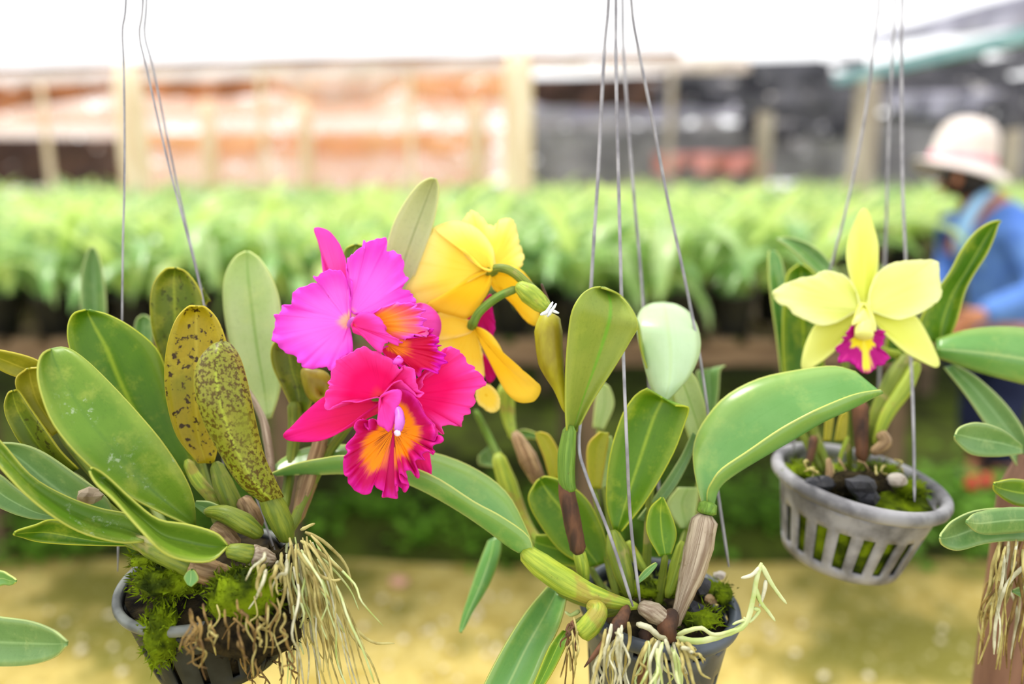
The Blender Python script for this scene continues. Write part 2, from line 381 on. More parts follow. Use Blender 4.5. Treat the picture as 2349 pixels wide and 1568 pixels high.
M['field'] = leafmat('strap_leaf', S(186, 214, 146), S(138, 184, 94), S(218, 234, 190), S(220, 234, 170), rough=.24, trans=.45, scale=5)  # paleness here and in field2 stands in for the background haze
M['field2'] = leafmat('strap_leaf_fresh', S(212, 228, 146), S(170, 206, 100), S(224, 236, 160), S(226, 238, 160), rough=.3, trans=.5, scale=5)
def netmat(name, c1, c2, open_=.25, hole=.62, thin=.0):
    t = NT(name); ob = t.obj()
    n = t.noise(t.scale(ob, (1, 1, 1.6)), 2.2, 3); n2 = t.noise(t.scale(ob, (1, 1, 2.4)), 3.0, 2, .5)
    col = t.mix(t.ramp(n, .35, .65), c1, c2)
    d = t.n('ShaderNodeBsdfDiffuse'); t.l(col, d.inputs[0])
    tr = t.n('ShaderNodeBsdfTranslucent'); t.l(col, tr.inputs[0])
    m1 = t.n('ShaderNodeMixShader'); m1.inputs[0].default_value = .4; t.l(d.outputs[0], m1.inputs[1]); t.l(tr.outputs[0], m1.inputs[2])
    tp = t.n('ShaderNodeBsdfTransparent')
    f = t.math('MAXIMUM', t.ramp(n2, hole, hole + .03), open_)
    m2 = t.n('ShaderNodeMixShader'); t.l(f, m2.inputs[0]); t.l(m1.outputs[0], m2.inputs[1]); t.l(tp.outputs[0], m2.inputs[2])
    t.l(m2.outputs[0], t.out.inputs[0]); return t.m
M['net_glow_brown'] = netmat('net_glow_brown', S(206, 138, 86), S(160, 100, 60), .2, .64)  # warm brown stands in for the sun glow at the left
M['net_glow_tan'] = netmat('net_glow_tan', S(242, 192, 134), S(230, 162, 104), .35, .64)  # sun glow painted into the tan
M['net_glow_pink'] = netmat('net_painted_glow_pink', S(248, 222, 206), S(242, 198, 176), .5, .62)  # pinkish white of lit netting put into the colour
M['net_pale'] = netmat('net_pale', S(240, 226, 216), S(226, 208, 200), .5, .66)  # pale tone carries the washed-out veil over the backdrop
M['net_back'] = netmat('net_painted_glow', S(244, 222, 206), S(236, 200, 176), .55, .60)  # warm pale tint imitates glow behind the left half
M['net_back2'] = netmat('net_back_grey', S(186, 182, 184), S(140, 136, 140), .25, .60)
M['net_umber'] = netmat('net_umber', S(110, 84, 72), S(74, 56, 50), .12, .68)
M['net_black'] = netmat('net_black', S(120, 118, 126), S(58, 58, 66), .14, .60)
M['net_grey'] = netmat('net_grey', S(166, 164, 168), S(128, 126, 132), .22, .66)
M['net_lilac'] = netmat('net_lilac_grey', S(196, 194, 208), S(158, 156, 174), .2, .72)

# ground and bank under the benches
def grid(name, x0, x1, y0, y1, nx, ny, zf, mat):
    V = []; F = []
    for j in range(ny + 1):
        for i in range(nx + 1):
            x = x0 + (x1 - x0) * i / nx; y = y0 + (y1 - y0) * j / ny; V.append((x, y, zf(x, y)))
    for j in range(ny):
        for i in range(nx):
            a = j * (nx + 1) + i; F.append((a, a + 1, a + nx + 2, a + nx + 1))
    return mobj(name, V, F, M[mat])
g = grid('floor', -16, 16, -2, 30, 160, 160, lambda x, y: .02 * mnoise.noise(Vector((x * 1.7, y * 1.7, 0))) - .01, 'ground')
tag(g, 'mossy yellow sandy ground of the shade house', kind='structure')
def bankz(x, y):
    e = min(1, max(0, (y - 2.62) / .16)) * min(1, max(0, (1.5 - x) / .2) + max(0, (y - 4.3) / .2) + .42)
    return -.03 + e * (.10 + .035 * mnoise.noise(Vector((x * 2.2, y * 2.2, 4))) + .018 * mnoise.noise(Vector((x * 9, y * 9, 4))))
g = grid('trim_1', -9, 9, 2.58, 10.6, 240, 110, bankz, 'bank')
tag(g, 'low mossy ground under the plant benches, their shade in its dark colour', kind='structure')
# pebbles
def rock(name, loc, r, mat, label, cat, group=None, seed=0, flat=.6):
    bm = bmesh.new(); bmesh.ops.create_icosphere(bm, subdivisions=2, radius=1)
    for v in bm.verts:
        k = 1 + .3 * mnoise.noise(v.co * 1.3 + Vector((seed * 7.3, 0, 0))); v.co = Vector((v.co.x * r * k, v.co.y * r * k * .8, v.co.z * r * k * flat))
    me = bpy.data.meshes.new(name); bm.to_mesh(me); bm.free(); me.materials.append(M[mat])
    o = bpy.data.objects.new(name, me); COL.objects.link(o); o.location = loc; o.rotation_euler.z = seed
    return tag(o, label, cat, group)
def gz(px, py):
    v = P(px, py, 1) - CAM; k = -(CAM.z) / v.z; return CAM + v * k
for i in range(46):
    if i < 26: px, py = random.gauss(1060, 90), random.uniform(1360, 1560)
    elif i < 36: px, py = random.uniform(1700, 2230), random.uniform(1430, 1566)
    else: px, py = random.uniform(100, 330), random.uniform(1400, 1560)
    p = gz(px, py); rock('pebble', (p.x, p.y, .0), random.uniform(.006, .014), 'pebble', 'small pale pebble lying on the mossy yellow ground', 'pebble', 'pale pebbles scattered on the ground', i)
p = gz(915, 1337); rock('stone', (p.x, p.y, .008), .034, 'pebble_pink', 'pinkish flat stone on the ground under the magenta flowers', 'stone', None, 3, .45)

# ------------------------------------------------------------------ benches
def bench(y0, y1, x0, x1, label, zt=.78, nleg=5):
    r = empty('plant_bench', (x0, y0, 0), label, 'bench', 'wooden plant benches')
    beam(r, 'plank', (x0, y0 + .03, zt - .03), (x1, y0 + .03, zt - .03), .045, .07, 'rail')
    beam(r, 'plank', (x0, y1 - .03, zt - .03), (x1, y1 - .03, zt - .03), .045, .07, 'rail')
    ns = int((x1 - x0) / .13)
    first = None
    for i in range(ns):
        x = x0 + (i + .5) * (x1 - x0) / ns
        if first is None: first = box(r, 'plank', (x - .045, y0 - .01, zt + .006), (x + .045, y1 + .01, zt + .028), 'slat')
        else:
            c_ = first.copy(); COL.objects.link(c_); c_.location = Vector((x, (y0 + y1) / 2, zt + .017)) - r.location
    for i in range(nleg):
        x = x0 + .1 + (x1 - x0 - .2) * i / (nleg - 1)
        for y in (y0 + .03, y1 - .03): beam(r, 'bench_leg', (x, y, 0), (x, y, zt - .06), .07, .07, 'leg')
    return r
BEN = [(2.62, 3.72, -3.0, 1.42, 'wooden plant bench nearest the camera, behind the hanging baskets'),
       (4.55, 5.75, -4.4, 4.8, 'second wooden plant bench from the camera'),
       (6.55, 7.75, -5.8, 5.8, 'third wooden plant bench from the camera'),
       (8.55, 9.75, -7.2, 7.2, 'farthest wooden plant bench, in front of the nets')]
for b in BEN: bench(*b, nleg=5)
# ------------------------------------------------------------------ strap-leaved plants on the benches
def strap(L, wd, e0, e1, n=9, name='strap_leaf', twist=0.0):
    V = []; UV = []; p = Vector((0, 0, 0)); F = []
    for i in range(n + 1):
        u = i / n; e = e0 + (e1 - e0) * u ** 1.3
        t_ = Vector((math.cos(e), 0, math.sin(e))); nr = Vector((-math.sin(e), 0, math.cos(e)))
        hw = wd / 2 * (min(1, u * 5 + .45) * (1 - max(0, (u - .72) / .28) ** 2 * .93))
        for j, c_ in enumerate((-1, 0, 1)):
            V.append(p + Vector((0, c_ * hw, 0)) + nr * (abs(c_) * hw * .45)); UV.append(((c_ + 1) / 2, u))
        p = p + t_ * L / n
    for i in range(n):
        for j in range(2):
            a = i * 3 + j; F.append((a, a + 1, a + 4, a + 3))
    return V, F, UV
LEAFV = [strap(random.uniform(.36, .58), random.uniform(.036, .056), R(random.uniform(52, 84)), R((25, -20, -50, -75, -95, -60, 0, -80, -30)[_])) for _ in range(9)]
LEAFM = []
for k, (V, F, UV) in enumerate(LEAFV):
    me = bpy.data.meshes.new('strap_leaf'); me.from_pydata([tuple(v) for v in V], [], F)
    ul = me.uv_layers.new(name='UVMap')
    for lp in me.loops: ul.data[lp.index].uv = UV[lp.vertex_index]
    me.polygons.foreach_set('use_smooth', [True] * len(me.polygons)); me.materials.append(M[('field2', 'field', 'field3')[k % 3]]); LEAFM.append(me)
def potmesh(r, h, mat):
    prof = [(r * .74, 0), (r * .98, h * .93), (r * 1.06, h * .93), (r * 1.08, h), (r * .98, h), (r * .93, h * .86), (0, h * .84)]
    return lathe_mesh('nursery_pot', prof, 14, mat)
def lathe_mesh(name, prof, seg, mat, cap=True):
    V = []; F = []
    for r, z in prof:
        for k in range(seg): V.append((r * math.cos(6.28318 * k / seg), r * math.sin(6.28318 * k / seg), z))
    for i in range(len(prof) - 1):
        for k in range(seg):
            F.append((i * seg + k, i * seg + (k + 1) % seg, (i + 1) * seg + (k + 1) % seg, (i + 1) * seg + k))
    if cap: F.append(tuple(range(seg - 1, -1, -1)))
    me = bpy.data.meshes.new(name); me.from_pydata(V, [], F)
    me.polygons.foreach_set('use_smooth', [True] * len(me.polygons)); me.materials.append(M[mat]); return me
FPOT = potmesh(.062, .13, 'pot_field')
PROTO = []
for k in range(5):      # joined crowns for the plants too far away to show single leaves
    V = []; F = []; UV = []
    for j in range(18):
        v_, f_, u_ = LEAFV[random.randrange(9)]
        mt = Matrix.Translation((random.uniform(-.03, .03), random.uniform(-.03, .03), .10)) @ Matrix.Rotation(j * 2.4 + random.uniform(-.4, .4), 4, 'Z') @ Matrix.Scale(random.uniform(.8, 1.1), 4)
        b0 = len(V); V += [mt @ v for v in v_]; UV += u_; F += [tuple(i + b0 for i in f) for f in f_]
    me = bpy.data.meshes.new('foliage'); me.from_pydata([tuple(v) for v in V], [], F)
    ul = me.uv_layers.new(name='UVMap')
    for lp in me.loops: ul.data[lp.index].uv = UV[lp.vertex_index]
    me.polygons.foreach_set('use_smooth', [True] * len(me.polygons)); me.materials.append(M[('field2', 'field', 'field3', 'field', 'field2')[k]]); PROTO.append(me)
NEARL = 'green strap-leaved orchid in a black pot on the nearest bench, behind its front edge row'
MIDL = ['green strap-leaved orchid in the crowded second bench row', 'green strap-leaved orchid on the third bench back', 'green strap-leaved orchid on the farthest bench in front of the nets']
def field_plant(x, y, z, s, detail, label, group):
    r = empty('strap_leaf_orchid', (x, y, z), label, 'orchid', group); r.rotation_euler.z = random.random() * 6.28; r.scale = (s, s, s)
    o = bpy.data.objects.new('pot', FPOT); COL.objects.link(o); o.parent = r
    if detail:
        for j in range(17):
            o = bpy.data.objects.new('leaf', random.choice(LEAFM)); COL.objects.link(o); o.parent = r
            o.location = (random.uniform(-.03, .03), random.uniform(-.03, .03), .10)
            o.rotation_euler = (random.uniform(-.12, .12), random.uniform(-.15, .15), j * 2.4 + random.uniform(-.4, .4)); k = random.uniform(.8, 1.12); o.scale = (k, k, k)
    else:
        o = bpy.data.objects.new('foliage', random.choice(PROTO)); COL.objects.link(o); o.parent = r
ORD = 'first second third fourth fifth sixth seventh eighth ninth tenth eleventh twelfth thirteenth fourteenth fifteenth'.split()
cnt = 0
for i in range(15):      # front edge of the nearest bench
    x = -1.72 + 2.72 * i / 14 + random.uniform(-.05, .05)
    field_plant(x, 2.70, .808, random.uniform(.95, 1.2), True, 'strap-leaved orchid on the front edge of the nearest bench, %s from the left' % ORD[i], 'orchids on the front edge of the nearest bench')
for bi, (y0, y1, x0, x1, _) in enumerate(BEN):
    sx = (.23, .30, .38, .52)[bi]; rows = (3, 4, 3, 3)[bi]
    for j in range(rows):
        y = y0 + (.36 if bi == 0 else .14) + (y1 - y0 - (.50 if bi == 0 else .28)) * j / (rows - 1)
        lim = y * 1290 / FPX + .25
        nx = int((x1 - x0 - .2) / sx)
        for i in range(nx + 1):
            x = x0 + .1 + (i + .5 * (j % 2)) * sx + random.uniform(-.05, .05)
            if abs(x) > lim or x > x1 - (.36 if bi == 0 else .05): continue
            if bi == 0 and j == 0 and random.random() < .12: continue
            s = random.uniform(.85, 1.1) * (1.0, 1.04, 1.1, 1.16)[bi]
            field_plant(x, y + random.uniform(-.04, .04), .808, s, bi == 0, NEARL if bi == 0 else MIDL[bi - 1], 'orchids on the nearest bench' if bi == 0 else ('orchids on the second bench', 'orchids on the third bench', 'orchids on the farthest bench')[bi - 1]); cnt += 1
print('field plants', cnt)
# weeds under the front bench
def weed(loc, s, seed, label, group, h=.2):
    rnd = random.Random(seed); V = []; F = []; UV = []
    for k in range(34):
        a = rnd.random() * 6.28; rr = rnd.random() ** .6 * .13 * s; z = rnd.uniform(.02, h) * s * (1 - .5 * rr / .13 / s)
        c0 = Vector((rr * math.cos(a), rr * math.sin(a), z)); L = rnd.uniform(.03, .055); az = rnd.random() * 6.28; el = rnd.uniform(-.5, .7)
        t_ = Vector((math.cos(az) * math.cos(el), math.sin(az) * math.cos(el), math.sin(el))); sd_ = t_.cross(Vector((0, 0, 1))).normalized(); up = sd_.cross(t_)
        b0 = len(V)
        for u, hw, lift in ((0, .05, 0), (.3, .42, .03), (.65, .4, .02), (1, .03, -.08)):
            for c_ in (-1, 0, 1): V.append(c0 + t_ * u * L + sd_ * c_ * hw * L + up * (lift + abs(c_) * .08) * L); UV.append(((c_ + 1) / 2, u))
        for i in range(3):
            for j in range(2):
                q = b0 + i * 3 + j; F.append((q, q + 1, q + 4, q + 3))
        b0 = len(V)      # stalk
        for q in (Vector((rr * .3 * math.cos(a), rr * .3 * math.sin(a), -.02)), c0):
            for c_ in (0, 1, 2): V.append(q + Vector((.0015 * math.cos(c_ * 2.1), .0015 * math.sin(c_ * 2.1), 0))); UV.append((.5, .5))
        for c_ in range(3): F.append((b0 + c_, b0 + (c_ + 1) % 3, b0 + 3 + (c_ + 1) % 3, b0 + 3 + c_))
    o = mobj('weed', V, F, M['weed'], None, UV); o.location = loc
    return tag(o, label, 'weed', group)
for i in range(44):
    x = -2.2 + 3.7 * (i + random.random()) / 44; y = random.uniform(2.62, 2.95)
    weed((x, y, bankz(x, y) - .01), random.uniform(.7, 1.35), i, 'low leafy green weed clump on the bank under the nearest bench', 'weeds under the nearest bench')
for i in range(26):
    x = random.uniform(1.35, 2.4); y = random.uniform(2.72, 3.15)
    weed((x, y, max(0, bankz(x, y)) - .01), random.uniform(.7, 1.3), 200 + i, 'leafy green weed clump on the ground at the right end of the bench', 'weeds at the bench end')
# potted red-flowered plant by the aisle
rp = empty('flowering_plant', (1.68, 2.95, 0), 'low green plant with two red blossoms at the foot of the bench end', 'plant')
wd_ = weed((0, 0, .0), 1.5, 91, 'x', 'x', .24)
for k in list(wd_.keys()): del wd_[k]
wd_.name = 'foliage'; wd_.parent = rp
M['red'] = simple('red_petal', S(226, 48, 74), S(200, 24, 50), 30, .6, trans=.2)
for bx, by in ((2228, 1106), (2262, 1100)):
    c0 = P(bx, by, 2.78)
    outl = []
    for k in range(20): rr = 17 if k % 4 < 2 else 12; outl.append((bx + rr * math.cos(k * .314), by + rr * math.sin(k * .314)))
    petal(rp, 'red', (bx, by), 2.78, outl, 'blossom', rings=4, per=40, ruf=.003, kf=5, cup=.012)
# ------------------------------------------------------------------ posts, beams, nets
def post(px, d, wpx, mat, ztop, label, lean=0):
    b = P(px, 430, d); x, y = b.x, b.y; r = pm(wpx / 2, d)
    o = wtube(None, mat, [Vector((x - lean, y, -.05)), Vector((x, y, ztop * .5)), Vector((x + lean, y, ztop))], [r * 1.08, r, r * .94], 'post', 12, 12)
    tag(o, label, 'post', 'posts of the shade house'); return o
def zat(py, d): return P(0, py, d).z
post(316, 7.0, 66, 'post', zat(150, 7), 'pale thick wooden post on the left, behind the first wires')
post(1188, 7.0, 70, 'post', zat(118, 7), 'pale thick wooden post in the middle, behind the yellow flower')
post(1972, 7.0, 58, 'post_grey', zat(168, 7), 'greyish post on the right under the teal beam')
post(1092, 9.6, 34, 'post', zat(220, 9.6), 'short pale post just left of the middle post')
post(488, 9.6, 34, 'post', zat(230, 9.6), 'thin pale post right of the left thick post')
post(708, 9.6, 30, 'post', zat(230, 9.6), 'thin pale post far behind the magenta flower')
post(1745, 9.6, 36, 'post_grey', zat(225, 9.6), 'thin grey post far back, left of the right-hand post')
post(2310, 9.6, 34, 'post_grey', zat(250, 9.6), 'thin grey post at the far right behind the person')
post(612, 8.3, 15, 'post', zat(150, 8.3), 'slim pole between the two brown net swags, left of the magenta flower')
post(945, 8.3, 15, 'post', zat(138, 8.3), 'slim pole at the right end of the deep pale net swag')
post(1532, 8.3, 15, 'post_grey', zat(140, 8.3), 'slim pole at the left end of the black torn net')
post(120, 8.3, 15, 'post', zat(190, 8.3), 'slim pole in front of the dark net at the left edge')
def bar(px0, py0, d0, px1, py1, d1, th, mat, label):
    o = beam(None, mat, P(px0, py0, d0), P(px1, py1, d1), th, th, 'roof_beam'); return tag(o, label, 'beam', 'roof beams')
bar(-420, 176, 7, 700, 140, 7, .05, 'beam_brown', 'brown roof beam along the left half of the shade house')
bar(700, 140, 7, 1560, 124, 7, .05, 'beam_brown', 'brown roof beam over the middle post')
bar(1925, 182, 7.0, 2440, 62, 4.6, .085, 'beam_teal', 'pale teal painted roof beam sloping in at the upper right')
def swag(x0, y0, x1, y1, h0, h1, sag, d, mat, label, tsag=0, wob=.08, seed=0):
    nx, ny = 30, 8; V = []; F = []
    for j in range(ny + 1):
        v = j / ny
        for i in range(nx + 1):
            u = i / nx; px = x0 + (x1 - x0) * u
            top = y0 + (y1 - y0) * u + tsag * math.sin(math.pi * u)
            hh = h0 + (h1 - h0) * u + (sag - tsag) * math.sin(math.pi * u)
            hh *= 1 + .12 * mnoise.noise(Vector((u * 5, seed, 0)))
            dep = d + wob * math.sin(u * 21 + seed + v * 2) * (.3 + v) + .3 * wob * mnoise.noise(Vector((u * 9, v * 4, seed))) * 2
            V.append(P(px, top + hh * v, dep))
    for j in range(ny):
        for i in range(nx):
            a = j * (nx + 1) + i; F.append((a, a + 1, a + nx + 2, a + nx + 1))
    o = mobj('shade_net', V, F, M[mat], solid=.004)
    return tag(o, label, 'shade net', 'hanging shade nets')
LNET = [
 (-420, 196, 1180, 176, 262, 272, 0, 10.6, 'net_back', 'tall net wall coloured with sun glow, closing the left half of the shade house'),
 (1180, 178, 2560, 178, 272, 272, 0, 10.6, 'net_back2', 'tall grey net wall closing the right half of the shade house'),
 (-420, 178, 330, 154, 30, 28, 4, 7.0, 'net_pale', 'pale strip of netting under the roof beam, far left'),
 (330, 154, 1190, 126, 30, 40, 6, 7.0, 'net_pale', 'pale strip of netting under the beam above the magenta flower'),
 (1190, 126, 1720, 128, 34, 36, 8, 7.0, 'net_pale', 'pale strip of netting right of the middle post'),
 (-420, 205, 285, 186, 60, 22, 26, 8.3, 'net_glow_brown', 'dark brown net swag, sun glow in its colour, at the upper left edge'),
 (285, 186, 620, 176, 26, 34, 20, 8.3, 'net_glow_brown', 'brown net swag, sun glow in its colour, between left post and flower'),
 (610, 150, 950, 138, 22, 30, 66, 8.24, 'net_pale', 'deep pale net swag above the magenta flower'),
 (600, 175, 960, 165, 25, 25, 46, 8.38, 'net_glow_tan', 'tan net swag, sun glow in its colour, behind the deep pale swag'),
 (930, 150, 1200, 160, 70, 70, 12, 8.3, 'net_glow_tan', 'tan net, sun glow in its colour, hanging left of the middle post'),
 (-420, 262, 300, 250, 14, 34, 10, 9.6, 'net_glow_pink', 'net band with pink sun glow in its colour, on the left'),
 (330, 232, 1140, 222, 36, 44, 6, 9.6, 'net_glow_pink', 'net band with pink sun glow in its colour, behind the middle'),
 (-420, 312, 278, 318, 120, 110, 4, 9.6, 'net_umber', 'dark umber net hung low at the left edge'),
 (330, 306, 1130, 300, 48, 50, 4, 9.6, 'net_glow_tan', 'low tan net band, sun glow in its colour, behind the magenta flower'),
 (330, 352, 1130, 345, 90, 95, 0, 9.6, 'net_glow_pink', 'lowest net with pink sun glow in its colour, behind the plants'),
 (1215, 182, 1560, 170, 54, 76, 8, 8.3, 'net_umber', 'umber net swag right of the middle post'),
 (1500, 148, 1990, 132, 92, 110, 14, 8.3, 'net_black', 'black torn net behind the four wires, right of centre'),
 (1215, 240, 1760, 232, 30, 34, 8, 9.6, 'net_lilac', 'lilac grey net band right of the middle post'),
 (1215, 292, 1960, 290, 130, 130, 2, 9.6, 'net_grey', 'low grey net behind the field, right of centre'),
 (1700, 255, 2000, 250, 60, 60, 8, 9.55, 'net_black', 'small black net left of the right-hand post'),
 (1965, 184, 2560, 58, 94, 252, 0, 7.05, 'net_black', 'large black net below the teal beam at the right'),
 (1980, 214, 2300, 208, 16, 14, 48, 6.93, 'net_lilac', 'pale lilac net hammock sagging above the hat'),
 (1985, 268, 2560, 270, 160, 160, 0, 9.6, 'net_grey', 'grey net wall behind the person'),
 (1990, 84, 2470, -50, 18, 104, 0, 6.4, 'net_lilac', 'lilac grey roof net above the teal beam'),
]
for i, a in enumerate(LNET): swag(*a, seed=i * 1.7)
M['tarp_red'] = simple('faded_red_tarp', S(236, 176, 168), S(226, 152, 144), 3, .8, trans=.3)
o = swag(1500, 352, 1760, 350, 46, 46, 0, 9.48, 'net_grey', 'faded red tarp hung low behind the field'); o.data.materials[0] = M['tarp_red']; o.name = 'tarp'; o['category'] = 'tarp'; del o['group']
# ------------------------------------------------------------------ the person
M['skin'] = simple('skin', S(186, 126, 92), S(170, 108, 76), 8, .6, trans=.0)
M['hair'] = simple('black_hair', S(34, 26, 24), S(20, 16, 16), 20, .5, stretch=(1, 1, .2))
M['shirt'] = simple('blue_cotton', S(106, 146, 210), S(80, 116, 190), 7, .85, .1, bump=.4, bd=.02)
M['collar'] = simple('light_blue_cotton', S(150, 192, 226), S(134, 178, 216), 7, .85, .1)
M['trouser'] = simple('navy_cloth', S(38, 44, 70), S(26, 30, 52), 7, .9, .1)
M['hat'] = simple('cream_cloth', S(230, 219, 212), S(216, 203, 196), 9, .9, .05)
M['band'] = simple('pink_band', S(234, 172, 184), S(226, 158, 172), 9, .8, .1)
M['shoe'] = simple('rubber_boot', S(40, 44, 50), S(26, 28, 34), 9, .6)
M['eye'] = simple('eye', S(30, 24, 22), S(24, 18, 18), 9, .3)
def skin(name, verts, edges, mat, parent, sub=2, root=0):
    o0 = org(parent); me = bpy.data.meshes.new(name)
    me.from_pydata([tuple(v[0] - o0) for v in verts], edges, [])
    o = bpy.data.objects.new(name, me); COL.objects.link(o); o.parent = parent
    me.materials.append(M[mat])
    m = o.modifiers.new('skin', 'SKIN'); m.use_smooth_shade = True
    if not me.skin_vertices: me.skin_vertices.new()
    for i, v in enumerate(verts):
        me.skin_vertices[0].data[i].radius = (v[1], v[2] if len(v) > 2 else v[1]); me.skin_vertices[0].data[i].use_root = (i == root)
    s = o.modifiers.new('sub', 'SUBSURF'); s.levels = sub; s.render_levels = sub
    return o
pr = empty('person', P(2262, 1140, 3.45), 'gardener in cream hat with pink band, blue shirt and navy trousers, bending over the plants', 'person')
J = dict(pel=P(2300, 800, 3.46), spn=P(2312, 700, 3.46), cho=P(2305, 590, 3.44), shc=P(2280, 490, 3.42), nek=P(2240, 445, 3.41), hd0=P(2212, 415, 3.40), hd1=P(2208, 372, 3.40), hd2=P(2214, 330, 3.40),
         shn=P(2335, 520, 3.26), eln=P(2400, 665, 3.16), wrn=P(2262, 718, 3.10), hnn=P(2222, 735, 3.09),
         shf=P(2216, 515, 3.58), elf=P(2172, 640, 3.66), wrf=P(2120, 690, 3.56), hnf=P(2092, 700, 3.53),
         hpl=P(2272, 830, 3.52), knl=P(2238, 975, 3.50), anl=P(2248, 1100, 3.52), tol=P(2190, 1124, 3.46),
         hpr=P(2318, 835, 3.38), knr=P(2292, 985, 3.36), anr=P(2300, 1125, 3.38), tor=P(2240, 1150, 3.32))
zf = .045
for k in ('anl', 'anr'): J[k].z = .08
for k in ('tol', 'tor'): J[k].z = zf
bv = []; idx = {}
def addv(k, r, r2=None): idx[k] = len(bv); bv.append((J[k], r, r2 or r))
for k, r in (('pel', .13), ('spn', .115), ('cho', .13), ('shc', .10), ('nek', .055), ('hd0', .062), ('hd1', .085), ('hd2', .082), ('shn', .055), ('eln', .042), ('wrn', .028), ('hnn', .034), ('shf', .055), ('elf', .042), ('wrf', .028), ('hnf', .034),
             ('hpl', .09), ('knl', .062), ('anl', .045), ('tol', .038), ('hpr', .09), ('knr', .062), ('anr', .045), ('tor', .038)): addv(k, r)
E = [('pel', 'spn'), ('spn', 'cho'), ('cho', 'shc'), ('shc', 'nek'), ('nek', 'hd0'), ('hd0', 'hd1'), ('hd1', 'hd2'), ('shc', 'shn'), ('shn', 'eln'), ('eln', 'wrn'), ('wrn', 'hnn'), ('shc', 'shf'), ('shf', 'elf'), ('elf', 'wrf'), ('wrf', 'hnf'),
     ('pel', 'hpl'), ('hpl', 'knl'), ('knl', 'anl'), ('anl', 'tol'), ('pel', 'hpr'), ('hpr', 'knr'), ('knr', 'anr'), ('anr', 'tor')]
E = [(idx[a], idx[b]) for a, b in E]
for hand, wr in (('hnn', 'wrn'), ('hnf', 'wrf')):
    dr = (J[hand] - J[wr]).normalized(); sdv = dr.cross(Vector((0, 1, 0))).normalized()
    for q, (off, ln) in enumerate(((-.030, .062), (-.011, .075), (.008, .078), (.027, .066))):
        a = J[hand] + dr * .022 + sdv * off; b_ = a + dr * ln * .55 + Vector((0, 0, -.008)); c_ = b_ + dr * ln * .4 + Vector((0, 0, -.025))
        k = len(bv); bv += [(a, .011), (b_, .0095), (c_, .008)]; E += [(idx[hand], k), (k, k + 1), (k + 1, k + 2)]
    a = J[hand] - dr * .01 - sdv * .04; b_ = a + dr * .035 - sdv * .012
    k = len(bv); bv += [(a, .012), (b_, .0095)]; E += [(idx[hand], k), (k, k + 1)]
skin('body', bv, E, 'skin', pr)
sv = [(J['pel'] + Vector((0, 0, .0)), .165, .15), (J['spn'], .155, .15), (J['cho'], .165, .165), (J['shc'], .125, .13), (J['nek'] + Vector((.05, .02, -.05)), .068, .068), (J['shn'], .082), (J['eln'], .07), (J['wrn'] + (J['eln'] - J['wrn']) * -.12, .05), (J['shf'], .082), (J['elf'], .07), (J['wrf'] + (J['elf'] - J['wrf']) * -.08, .05)]
sh = skin('shirt', sv, [(0, 1), (1, 2), (2, 3), (3, 4), (3, 5), (5, 6), (6, 7), (3, 8), (8, 9), (9, 10)], 'shirt', pr)
tv = [(J['pel'] + Vector((0, 0, -.02)), .15), (J['hpl'], .11), (J['knl'], .085), (J['anl'] + Vector((0, 0, .06)), .07), (J['hpr'], .11), (J['knr'], .085), (J['anr'] + Vector((0, 0, .06)), .07)]
skin('trousers', tv, [(0, 1), (1, 2), (2, 3), (0, 4), (4, 5), (5, 6)], 'trouser', pr)
for a, b_ in (('anl', 'tol'), ('anr', 'tor')):
    skin('boot', [(J[a] + Vector((0, 0, .09)), .058), (J[a] + Vector((0, 0, -.02)), .055), (J[b_], .045)], [(0, 1), (1, 2)], 'shoe', pr)
# collar: light blue edge of the shirt at the neck and down the front
wtube(sh, 'collar', [P(2282, 436, 3.35), P(2250, 456, 3.31), P(2222, 496, 3.30), P(2206, 545, 3.31), P(2200, 590, 3.35)], [.018, .024, .026, .026, .018], 'collar', 8, 16)
def blob(parent, mat, c0, rx, ry, rz, name, rot=0, seg=16, zmin=-2):
    bm = bmesh.new(); bmesh.ops.create_uvsphere(bm, u_segments=seg, v_segments=seg // 2 + 2, radius=1)
    for v in bm.verts:
        v.co.z = max(v.co.z, zmin); q = Matrix.Rotation(rot, 3, 'Y') @ Vector((v.co.x * rx, v.co.y * ry, v.co.z * rz)); v.co = q
    me = bpy.data.meshes.new(name); bm.to_mesh(me); bm.free(); me.materials.append(M[mat]); me.polygons.foreach_set('use_smooth', [True] * len(me.polygons))
    o = bpy.data.objects.new(name, me); COL.objects.link(o); o.parent = parent; o.location = c0 - org(parent); return o
blob(pr, 'hair', P(2216, 408, 3.375), .096, .112, .086, 'hair', R(-14), 20, -.8)
hd = J['hd0']
blob(pr, 'skin', P(2158, 425, 3.38), .018, .014, .014, 'nose', R(-35), 10)
blob(pr, 'skin', P(2196, 412, 3.30), .016, .010, .028, 'ear', 0, 10)
blob(pr, 'eye', P(2163, 405, 3.35), .008, .012, .006, 'eye', 0, 8)
M['lips'] = simple('lips', S(160, 90, 80), S(150, 80, 70), 9, .5)
blob(pr, 'lips', P(2166, 447, 3.375), .010, .020, .006, 'mouth', R(-20), 8)
